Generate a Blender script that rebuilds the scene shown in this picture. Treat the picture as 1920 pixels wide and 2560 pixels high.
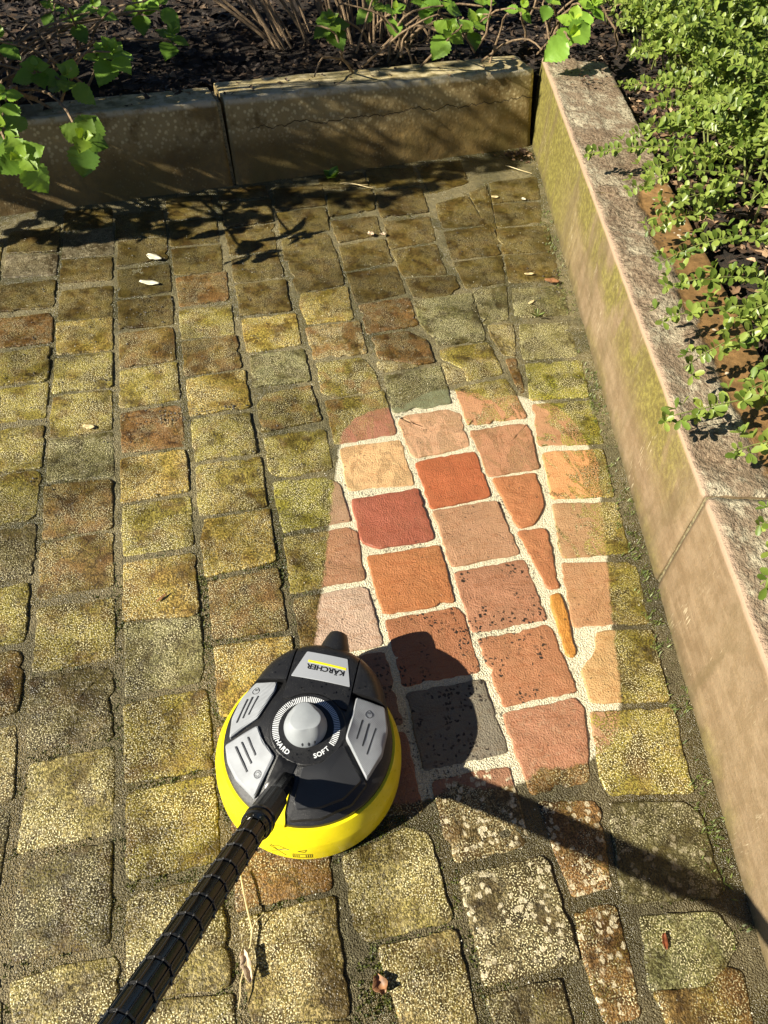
import bpy, bmesh, math, random
from math import radians, sin, cos, pi, hypot, atan2, sqrt
from mathutils import Vector, Matrix, noise as mnoise

for o in list(bpy.data.objects):
    bpy.data.objects.remove(o, do_unlink=True)
scene = bpy.context.scene
COL = scene.collection

# ------------------------------------------------------------------ camera
cam_data = bpy.data.cameras.new("camera")
cam_data.sensor_fit = 'AUTO'
cam_data.sensor_width = 36.0
cam_data.lens = 26.2
cam_data.clip_start = 0.02
cam_data.clip_end = 200
cam = bpy.data.objects.new("camera", cam_data)
COL.objects.link(cam)
_r = Vector((0.970906, -0.2334, 0.05354)); _u = Vector((0.143241, 0.745245, 0.651223)); _f = Vector((0.191896, 0.624607, -0.756995))
m = Matrix.Identity(4)
for i in range(3):
    m[i][0] = _r[i]; m[i][1] = _u[i]; m[i][2] = -_f[i]
m[2][3] = 1.28
cam.matrix_world = m
scene.camera = cam

# ------------------------------------------------------------------ sky, sun, exposure
SUN_AZ = radians(12.0)      # direction the light travels towards, from +X
SUN_EL = radians(33.5)
world = bpy.data.worlds.new("World")
scene.world = world
world.use_nodes = True
wn = world.node_tree
bg = wn.nodes["Background"]
sky = wn.nodes.new("ShaderNodeTexSky")
sky.sky_type = 'NISHITA'
sky.sun_disc = False
sky.dust_density = 0.0
sky.air_density = 0.4
sky.sun_elevation = SUN_EL
sky.sun_rotation = radians(-90.0) - SUN_AZ
wn.links.new(sky.outputs[0], bg.inputs[0])
bg.inputs[1].default_value = 0.05
sl = bpy.data.lights.new("sun", 'SUN')
sl.energy = 5.0
sl.angle = radians(0.5)
sl.color = (1.0, 0.93, 0.78)
sun = bpy.data.objects.new("sun", sl)
COL.objects.link(sun)
sun.location = (-3, 1, 4)
sun.rotation_euler = Vector((cos(SUN_EL) * cos(SUN_AZ), cos(SUN_EL) * sin(SUN_AZ), -sin(SUN_EL))).to_track_quat('-Z', 'Y').to_euler()
scene.view_settings.view_transform = 'Standard'
scene.view_settings.look = 'None'
scene.view_settings.gamma = 1.0
scene.view_settings.use_curve_mapping = False
scene.view_settings.exposure = 1.10

scene.cycles.max_bounces = 5
scene.cycles.diffuse_bounces = 2
scene.cycles.glossy_bounces = 2
scene.cycles.transmission_bounces = 4
scene.cycles.caustics_reflective = False
scene.cycles.caustics_refractive = False

# ------------------------------------------------------------------ helpers
rnd = random.Random(7)

def lin(h):
    v = [int(h[i:i + 2], 16) / 255 for i in (0, 2, 4)]
    return tuple(c / 12.92 if c <= .04045 else ((c + .055) / 1.055) ** 2.4 for c in v)

def fbm(x, y, z=0.0, o=3):
    return mnoise.fractal(Vector((x, y, z)), 1.0, 2.0, o)

def mesh_data(name, verts, faces, mats=(), smooth=True):
    me = bpy.data.meshes.new(name)
    me.from_pydata(verts, [], faces)
    for mm in mats:
        me.materials.append(mm)
    if smooth:
        me.polygons.foreach_set('use_smooth', [True] * len(me.polygons))
    me.update()
    return me

def crisp(o, deg=32):
    o.data.set_sharp_from_angle(angle=radians(deg))
    return o

def obj(name, me, parent=None, loc=None, mat4=None):
    o = bpy.data.objects.new(name, me)
    COL.objects.link(o)
    if parent is not None:
        o.parent = parent
    if mat4 is not None:
        o.matrix_local = mat4
    elif loc is not None:
        o.location = loc
    return o

def empty(name, loc=(0, 0, 0), rz=0.0):
    o = bpy.data.objects.new(name, None)
    o.empty_display_size = 0.05
    COL.objects.link(o)
    o.location = loc
    o.rotation_euler = (0, 0, rz)
    return o

def tag(o, label=None, cat=None, group=None, kind=None):
    if label: o['label'] = label
    if cat: o['category'] = cat
    if group: o['group'] = group
    if kind: o['kind'] = kind
    return o

class NT:
    """small node-tree builder"""
    def __init__(self, name):
        self.mat = bpy.data.materials.new(name)
        self.mat.use_nodes = True
        self.t = self.mat.node_tree
        self.bsdf = self.t.nodes["Principled BSDF"]
        self.out = self.t.nodes["Material Output"]
    def n(self, typ, out=0, props=None, **ins):
        nd = self.t.nodes.new("ShaderNode" + typ)
        for k, v in (props or {}).items():
            setattr(nd, k, v)
        for k, v in ins.items():
            key = int(k[1:]) if k[0] == 'i' and k[1:].isdigit() else k.replace('_', ' ')
            self.set(nd.inputs[key], v)
        return nd.outputs[out]
    def set(self, sock, v):
        if isinstance(v, bpy.types.NodeSocket):
            self.t.links.new(v, sock)
        else:
            if isinstance(v, (tuple, list)) and len(v) == 3 and sock.type == 'RGBA':
                v = (*v, 1)
            sock.default_value = v
    def p(self, **ins):
        for k, v in ins.items():
            self.set(self.bsdf.inputs[k.replace('_', ' ')], v)
    def math(self, op, a, b=0.0, c=0.0, clamp=False):
        return self.n('Math', props={'operation': op, 'use_clamp': clamp}, i0=a, i1=b, i2=c)
    def mix(self, f, a, b, blend='MIX'):
        nd = self.t.nodes.new("ShaderNodeMix")
        nd.data_type = 'RGBA'
        nd.blend_type = blend
        self.set(nd.inputs[0], f); self.set(nd.inputs[6], a); self.set(nd.inputs[7], b)
        return nd.outputs[2]
    def ramp(self, f, lo, hi, a=0.0, b=1.0):
        nd = self.t.nodes.new("ShaderNodeMapRange")
        nd.interpolation_type = 'SMOOTHSTEP'
        self.set(nd.inputs[0], f); nd.inputs[1].default_value = lo; nd.inputs[2].default_value = hi
        nd.inputs[3].default_value = a; nd.inputs[4].default_value = b
        return nd.outputs[0]
    dim = '3D'
    def noise(self, vec, scale, detail=3.0, rough=.55, dist=0.0, out=0):
        return self.n('TexNoise', out=out, props={'noise_dimensions': self.dim}, Vector=vec, Scale=scale, Detail=detail, Roughness=rough, Distortion=dist)
    def voro(self, vec, scale, out=0, rand=1.0, feature='F1'):
        return self.n('TexVoronoi', out=out, props={'feature': feature, 'voronoi_dimensions': self.dim}, Vector=vec, Scale=scale, Randomness=rand)
    def attr(self, name, out=2):
        return self.n('Attribute', out=out, props={'attribute_type': 'OBJECT', 'attribute_name': name})
    def bump(self, h, dist, strength=1.0, normal=None):
        nd = self.t.nodes.new("ShaderNodeBump")
        nd.inputs['Strength'].default_value = strength
        nd.inputs['Distance'].default_value = dist
        self.t.links.new(h, nd.inputs['Height'])
        if normal is not None:
            self.t.links.new(normal, nd.inputs['Normal'])
        return nd.outputs[0]
    def pos(self):
        return self.n('NewGeometry')
    def objco(self):
        return self.n('TexCoord', out=3)
    def scalevec(self, v, s):
        return self.n('Mapping', props={'vector_type': 'POINT'}, Vector=v, Scale=s)

# ground washed by the spinning jets: discs swept along these passes (metres)
PASSES = [((.410, 1.250), (.260, .730)), ((.570, 1.295), (.420, .720)), ((.735, 1.240), (.735, 1.150)),
          ((.735, 1.150), (.515, .560)), ((.420, .720), (.385, .552)), ((.260, .730), (.230, .560))]
WASH_R = .148

def washed_group():
    g = bpy.data.node_groups.new("washed_area", 'ShaderNodeTree')
    g.interface.new_socket("Position", in_out='INPUT', socket_type='NodeSocketVector')
    g.interface.new_socket("Clean", in_out='OUTPUT', socket_type='NodeSocketFloat')
    g.interface.new_socket("Edge", in_out='OUTPUT', socket_type='NodeSocketFloat')
    gi = g.nodes.new("NodeGroupInput"); go = g.nodes.new("NodeGroupOutput")
    L = g.links.new
    def vm(op, a, b=None, sc=None, out=0):
        nd = g.nodes.new("ShaderNodeVectorMath"); nd.operation = op
        for i, v in enumerate((a, b)):
            if v is None: continue
            if isinstance(v, bpy.types.NodeSocket): L(v, nd.inputs[i])
            else: nd.inputs[i].default_value = v
        if sc is not None: L(sc, nd.inputs['Scale'])
        return nd.outputs[out]
    def ma(op, a, b=0.0, clamp=False):
        nd = g.nodes.new("ShaderNodeMath"); nd.operation = op; nd.use_clamp = clamp
        for i, v in enumerate((a, b)):
            if isinstance(v, bpy.types.NodeSocket): L(v, nd.inputs[i])
            else: nd.inputs[i].default_value = v
        return nd.outputs[0]
    p = vm('MULTIPLY', gi.outputs[0], (1, 1, 0))
    best = None
    for a, b in PASSES:
        d = (b[0] - a[0], b[1] - a[1], 0); dd = d[0] ** 2 + d[1] ** 2
        pa = vm('SUBTRACT', p, (a[0], a[1], 0))
        t = ma('MULTIPLY', vm('DOT_PRODUCT', pa, d, out=1), 1 / dd, clamp=True)
        q = vm('SUBTRACT', pa, vm('SCALE', d, sc=t))
        ln = vm('LENGTH', q, out=1)
        best = ln if best is None else ma('MINIMUM', best, ln)
    nz = g.nodes.new("ShaderNodeTexNoise"); nz.inputs['Scale'].default_value = 38; nz.inputs['Detail'].default_value = 4; nz.inputs['Roughness'].default_value = .7; nz.noise_dimensions = '2D'
    L(gi.outputs[0], nz.inputs['Vector'])
    e = ma('ADD', best, ma('MULTIPLY', ma('SUBTRACT', nz.outputs[0], .5), .020))
    # the far edge of a pass is crisp, towards the near right corner it was only half washed
    mr = g.nodes.new("ShaderNodeMapRange"); mr.interpolation_type = 'SMOOTHSTEP'
    L(e, mr.inputs[0]); mr.inputs[1].default_value = WASH_R - .004; mr.inputs[2].default_value = WASH_R + .004
    mr.inputs[3].default_value = 1; mr.inputs[4].default_value = 0
    L(mr.outputs[0], go.inputs[0])
    er = g.nodes.new('ShaderNodeMapRange'); er.interpolation_type = 'SMOOTHSTEP'
    L(best, er.inputs[0]); er.inputs[1].default_value = WASH_R - .055; er.inputs[2].default_value = WASH_R + .003
    L(er.outputs[0], go.inputs[1])
    return g
WASHED = washed_group()

def washed(t, pos):
    nd = t.t.nodes.new("ShaderNodeGroup"); nd.node_tree = WASHED
    t.t.links.new(pos, nd.inputs[0])
    t.edge = nd.outputs[1]
    return nd.outputs[0]

def is_washed(x, y, pad=0.0):
    best = 9
    for a, b in PASSES:
        dx, dy = b[0] - a[0], b[1] - a[1]
        t = max(0, min(1, ((x - a[0]) * dx + (y - a[1]) * dy) / (dx * dx + dy * dy)))
        best = min(best, hypot(x - a[0] - t * dx, y - a[1] - t * dy))
    return best < WASH_R + pad

# ------------------------------------------------------------------ materials of the ground
def stone_material(name, partly_washed):
    t = NT(name)
    t.dim = '2D'
    pos = t.pos()
    P2 = pos
    clean_c = t.n('HueSaturation', Hue=.5, Saturation=.92, Value=1.0, Fac=1.0, Color=t.mix(1.0, t.n('ObjectInfo', out=1), (.95, 1.0, .82), 'MULTIPLY'))
    orand = t.n('ObjectInfo', out=5)
    dirt_c = t.attr('dirt', out=0)
    a_li = t.attr('lichen'); a_wh = t.attr('white'); a_re = t.attr('residue'); a_bl = t.attr('black'); a_rim = t.attr('rust')
    big = t.noise(P2, 11, 2, .6)
    med = t.noise(P2, 52, 2, .65)
    fine = t.noise(P2, 300, 1, .7)
    grain = t.noise(P2, 850, 0, .6)
    # algae film: dark olive, straw and pale flecks; wet glints painted on as cream specks
    dk = t.mix(1.0, dirt_c, (.40, .38, .32), 'MULTIPLY')
    lt = t.mix(1.0, dirt_c, (2.55, 2.6, 3.1), 'MULTIPLY')
    a_fl = t.attr('fleck')
    sp1 = t.noise(P2, 175, 3, .80)
    blot = t.noise(P2, 15, 2, .6, .6)
    c1 = t.mix(t.ramp(med, .30, .62), dk, dirt_c)
    c1 = t.mix(t.math('MULTIPLY', t.ramp(sp1, .50, .60), t.math('MULTIPLY', t.ramp(blot, .34, .56, .25, 1), a_fl)), c1, lt)
    c1 = t.mix(t.ramp(sp1, .46, .38, 0, .7), c1, dk)
    c1 = t.mix(t.ramp(blot, .54, .36, 0, .75), c1, t.mix(1.0, c1, (.56, .48, .38), 'MULTIPLY'))
    c1 = t.mix(t.ramp(t.noise(P2, 24, 3, .65), .56, .68, 0, .5), c1, t.mix(1.0, c1, (1.3, 1.32, 1.3), 'MULTIPLY'))
    cream_glint = t.math('MULTIPLY', t.ramp(t.noise(P2, 420, 0), .60, .70), t.ramp(big, .36, .55))
    c1 = t.mix(t.math('MULTIPLY', cream_glint, t.math('MULTIPLY_ADD', a_fl, .7, .2)), c1, (.80, .72, .42))
    li = t.math('MULTIPLY', t.ramp(fine, .48, .58), t.math('MULTIPLY', t.ramp(t.noise(P2, 18, 1), .42, .62), a_li))
    c1 = t.mix(t.math('MULTIPLY', li, .75), c1, (.40, .34, .055))
    rust = t.math('MULTIPLY', t.ramp(t.noise(P2, 17, 2, .6), .52, .66), a_rim)
    c1 = t.mix(t.math('MULTIPLY', rust, .7), c1, t.mix(t.ramp(fine, .4, .65), (.11, .055, .016), (.38, .20, .065)))
    grime = t.noise(P2, 3.4, 3, .6)
    sy = t.n('SeparateXYZ', out=1, Vector=pos)
    sheen = t.ramp(sy, 1.3, 2.1)
    c1 = t.mix(t.ramp(grime, .56, .38, 0, .75), c1, t.mix(1.0, c1, (.50, .50, .48), 'MULTIPLY'))
    if partly_washed:
        wash = washed(t, pos)
        stretch = t.noise(t.scalevec(P2, (1.0, 3.5, 1)), 26, 2, .6, .8)
        # bare stone
        c0 = t.mix(t.ramp(stretch, .3, .7, 0, .6), clean_c, t.mix(1.0, clean_c, (1.06, .97, .92), 'MULTIPLY'))
        c0 = t.mix(t.ramp(stretch, .58, .68, 0, .55), c0, t.mix(1.0, c0, (.78, .70, .62), 'MULTIPLY'))
        c0 = t.mix(t.ramp(stretch, .42, .34, 0, .5), c0, t.mix(1.0, c0, (1.18, 1.16, 1.1), 'MULTIPLY'))
        c0 = t.mix(t.ramp(big, .35, .7, 0, .6), c0, t.mix(1.0, c0, (.84, .86, .86), 'MULTIPLY'))
        c0 = t.mix(t.ramp(fine, .35, .75, 0, .5), c0, t.mix(1.0, c0, (1.25, 1.25, 1.22), 'MULTIPLY'))
        c0 = t.mix(t.ramp(grain, .62, .75, 0, .4), c0, t.mix(1.0, c0, (.62, .58, .52), 'MULTIPLY'))
        # what the jets left behind
        res = t.math('MULTIPLY', t.ramp(fine, .40, .50), t.math('MULTIPLY', t.ramp(t.math('ADD', t.noise(t.scalevec(P2, (1.6, .8, 1)), 16, 2, .6, 1.0), t.math('MULTIPLY', t.edge, .14)), .48, .56), a_re))
        cov = t.math('SUBTRACT', 1.0, t.math('MULTIPLY', wash, t.math('SUBTRACT', 1.0, res)))
        col = t.mix(cov, c0, c1)
    else:
        cov = 1.0
        col = c1
    # white crustose spots and black ones
    wv = t.n('VectorMath', props={'operation': 'ADD'}, i0=P2, i1=t.n('VectorMath', props={'operation': 'SCALE'}, i0=t.noise(P2, 120, 1, .5, 0, 1), Scale=.010))
    v1 = t.voro(wv, 85); v1c = t.voro(wv, 85, out=1)
    ws = t.math('MULTIPLY', t.ramp(v1, .42, .32), t.math('MULTIPLY', t.ramp(v1c, .50, .58), t.math('MULTIPLY', t.ramp(t.noise(P2, 20, 1), .36, .50), a_wh)))
    col = t.mix(t.math('MULTIPLY', ws, .9), col, t.mix(t.ramp(fine, .3, .7), (.44, .37, .22), (.70, .62, .43)))
    v2 = t.voro(wv, 110); v2c = t.voro(wv, 110, out=1)
    bs = t.math('MULTIPLY', t.ramp(v2, .34, .26), t.math('MULTIPLY', t.ramp(v2c, .48, .58), t.math('MULTIPLY', t.ramp(t.noise(P2, 13, 1), .44, .56), a_bl)))
    bs2 = t.math('MULTIPLY', t.ramp(v2, .20, .14), t.ramp(v2c, .80, .84))
    col = t.mix(t.math('MAXIMUM', bs, t.math('MULTIPLY', bs2, .7)), col, (.024, .018, .013))
    # relief: a few riven ledges, grain, crusts
    riv = t.noise(t.scalevec(P2, (1.0, 1.8, 1)), 8.5, 1, .5, .5)
    q = t.math('DIVIDE', riv, .13)
    step = t.math('MULTIPLY', t.math('ADD', t.math('FLOOR', q), t.math('POWER', t.math('FRACT', q), 14.0)), .13)
    h = t.math('ADD', t.math('MULTIPLY', step, t.ramp(orand, .45, .9, .04, .40)), t.math('MULTIPLY', med, .14))
    h = t.math('ADD', h, t.math('MULTIPLY', fine, .16))
    nrm = t.bump(h, .013, .9)
    rgh = t.math('SUBTRACT', t.math('MULTIPLY_ADD', fine, .25, .52), t.math('MULTIPLY', t.math('MAXIMUM', t.ramp(grime, .60, .40), t.math('MULTIPLY', sheen, .8)), .28))
    t.p(Base_Color=col, Roughness=rgh, Normal=nrm)
    t.bsdf.inputs['Specular IOR Level'].default_value = .35
    return t.mat

def mortar_material():
    t = NT("joint_mortar")
    t.dim = '2D'
    pos = t.pos()
    wash = washed(t, pos)
    fine = t.noise(pos, 330, 1, .7)
    med = t.noise(pos, 55, 3, .65)
    big = t.noise(pos, 6, 1)
    grain = t.noise(pos, 620, 0)
    clean = t.mix(t.ramp(fine, .3, .7), (.60, .54, .36), (.86, .80, .58))
    clean = t.mix(t.ramp(grain, .62, .68, 0, .6), clean, (.34, .28, .18))
    blk = t.math('MULTIPLY', t.ramp(t.noise(pos, 150, 2, .7), .55, .63), t.ramp(t.noise(pos, 9, 1), .54, .66))
    clean = t.mix(t.math('MULTIPLY', blk, .85), clean, (.05, .047, .03))
    d = t.mix(t.ramp(med, .35, .65), (.075, .058, .019), (.16, .125, .045))
    d = t.mix(t.ramp(fine, .50, .62, 0, .7), d, (.25, .205, .085))
    d = t.mix(t.ramp(grain, .60, .68, 0, .8), d, (.52, .46, .28))
    d = t.mix(t.ramp(big, .52, .62, 0, .5), d, (.045, .045, .013))
    # grey-brown silt nearer the drain side
    sy = t.n('SeparateXYZ', out=1, Vector=pos)
    sx = t.n('SeparateXYZ', out=0, Vector=pos)
    silt = t.math('MULTIPLY', t.ramp(sy, 1.35, .75), t.ramp(med, .28, .55, .25, .8))
    d = t.mix(silt, d, t.mix(t.ramp(sx, -.12, .05), t.mix(t.ramp(fine, .42, .60), (.105, .080, .038), (.26, .205, .105)), (.075, .057, .023)))
    d = t.mix(t.ramp(t.noise(pos, 3.4, 3, .6), .56, .38, 0, .7), d, t.mix(1.0, d, (.45, .48, .40), 'MULTIPLY'))
    col = t.mix(wash, d, clean)
    h = t.math('ADD', fine, t.math('MULTIPLY', med, .8))
    nrm = t.bump(h, .006, .9)
    rg = t.math('MAXIMUM', t.math('MULTIPLY', wash, .8), t.math('SUBTRACT', .66, t.math('MULTIPLY', t.ramp(big, .36, .52), .42)))
    t.p(Base_Color=col, Roughness=rg, Normal=nrm)
    return t.mat

def simple(name, col, rough=.5, var=.25, scale=60, bump=.0, bscale=200, spec=.5, coat=0.0, metal=0.0):
    t = NT(name)
    co = t.objco()
    f = t.ramp(t.noise(co, scale, 3, .6), .3, .7)
    a = tuple(c * (1 - var) for c in col); b = tuple(min(1, c * (1 + var)) for c in col)
    t.p(Base_Color=t.mix(f, a, b), Roughness=t.math('MULTIPLY_ADD', t.noise(co, scale * 2.3, 2), .25, rough - .12), Metallic=metal)
    t.bsdf.inputs['Specular IOR Level'].default_value = spec
    t.bsdf.inputs['Coat Weight'].default_value = coat
    t.bsdf.inputs['Coat Roughness'].default_value = .12
    if bump > 0:
        t.p(Normal=t.bump(t.noise(co, bscale, 3, .6), bump))
    return t.mat

MAT_STONE = stone_material("sandstone_sett", False)
MAT_STONE_WASHED = stone_material("washed_sandstone_sett", True)
MAT_MORTAR = mortar_material()

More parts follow.
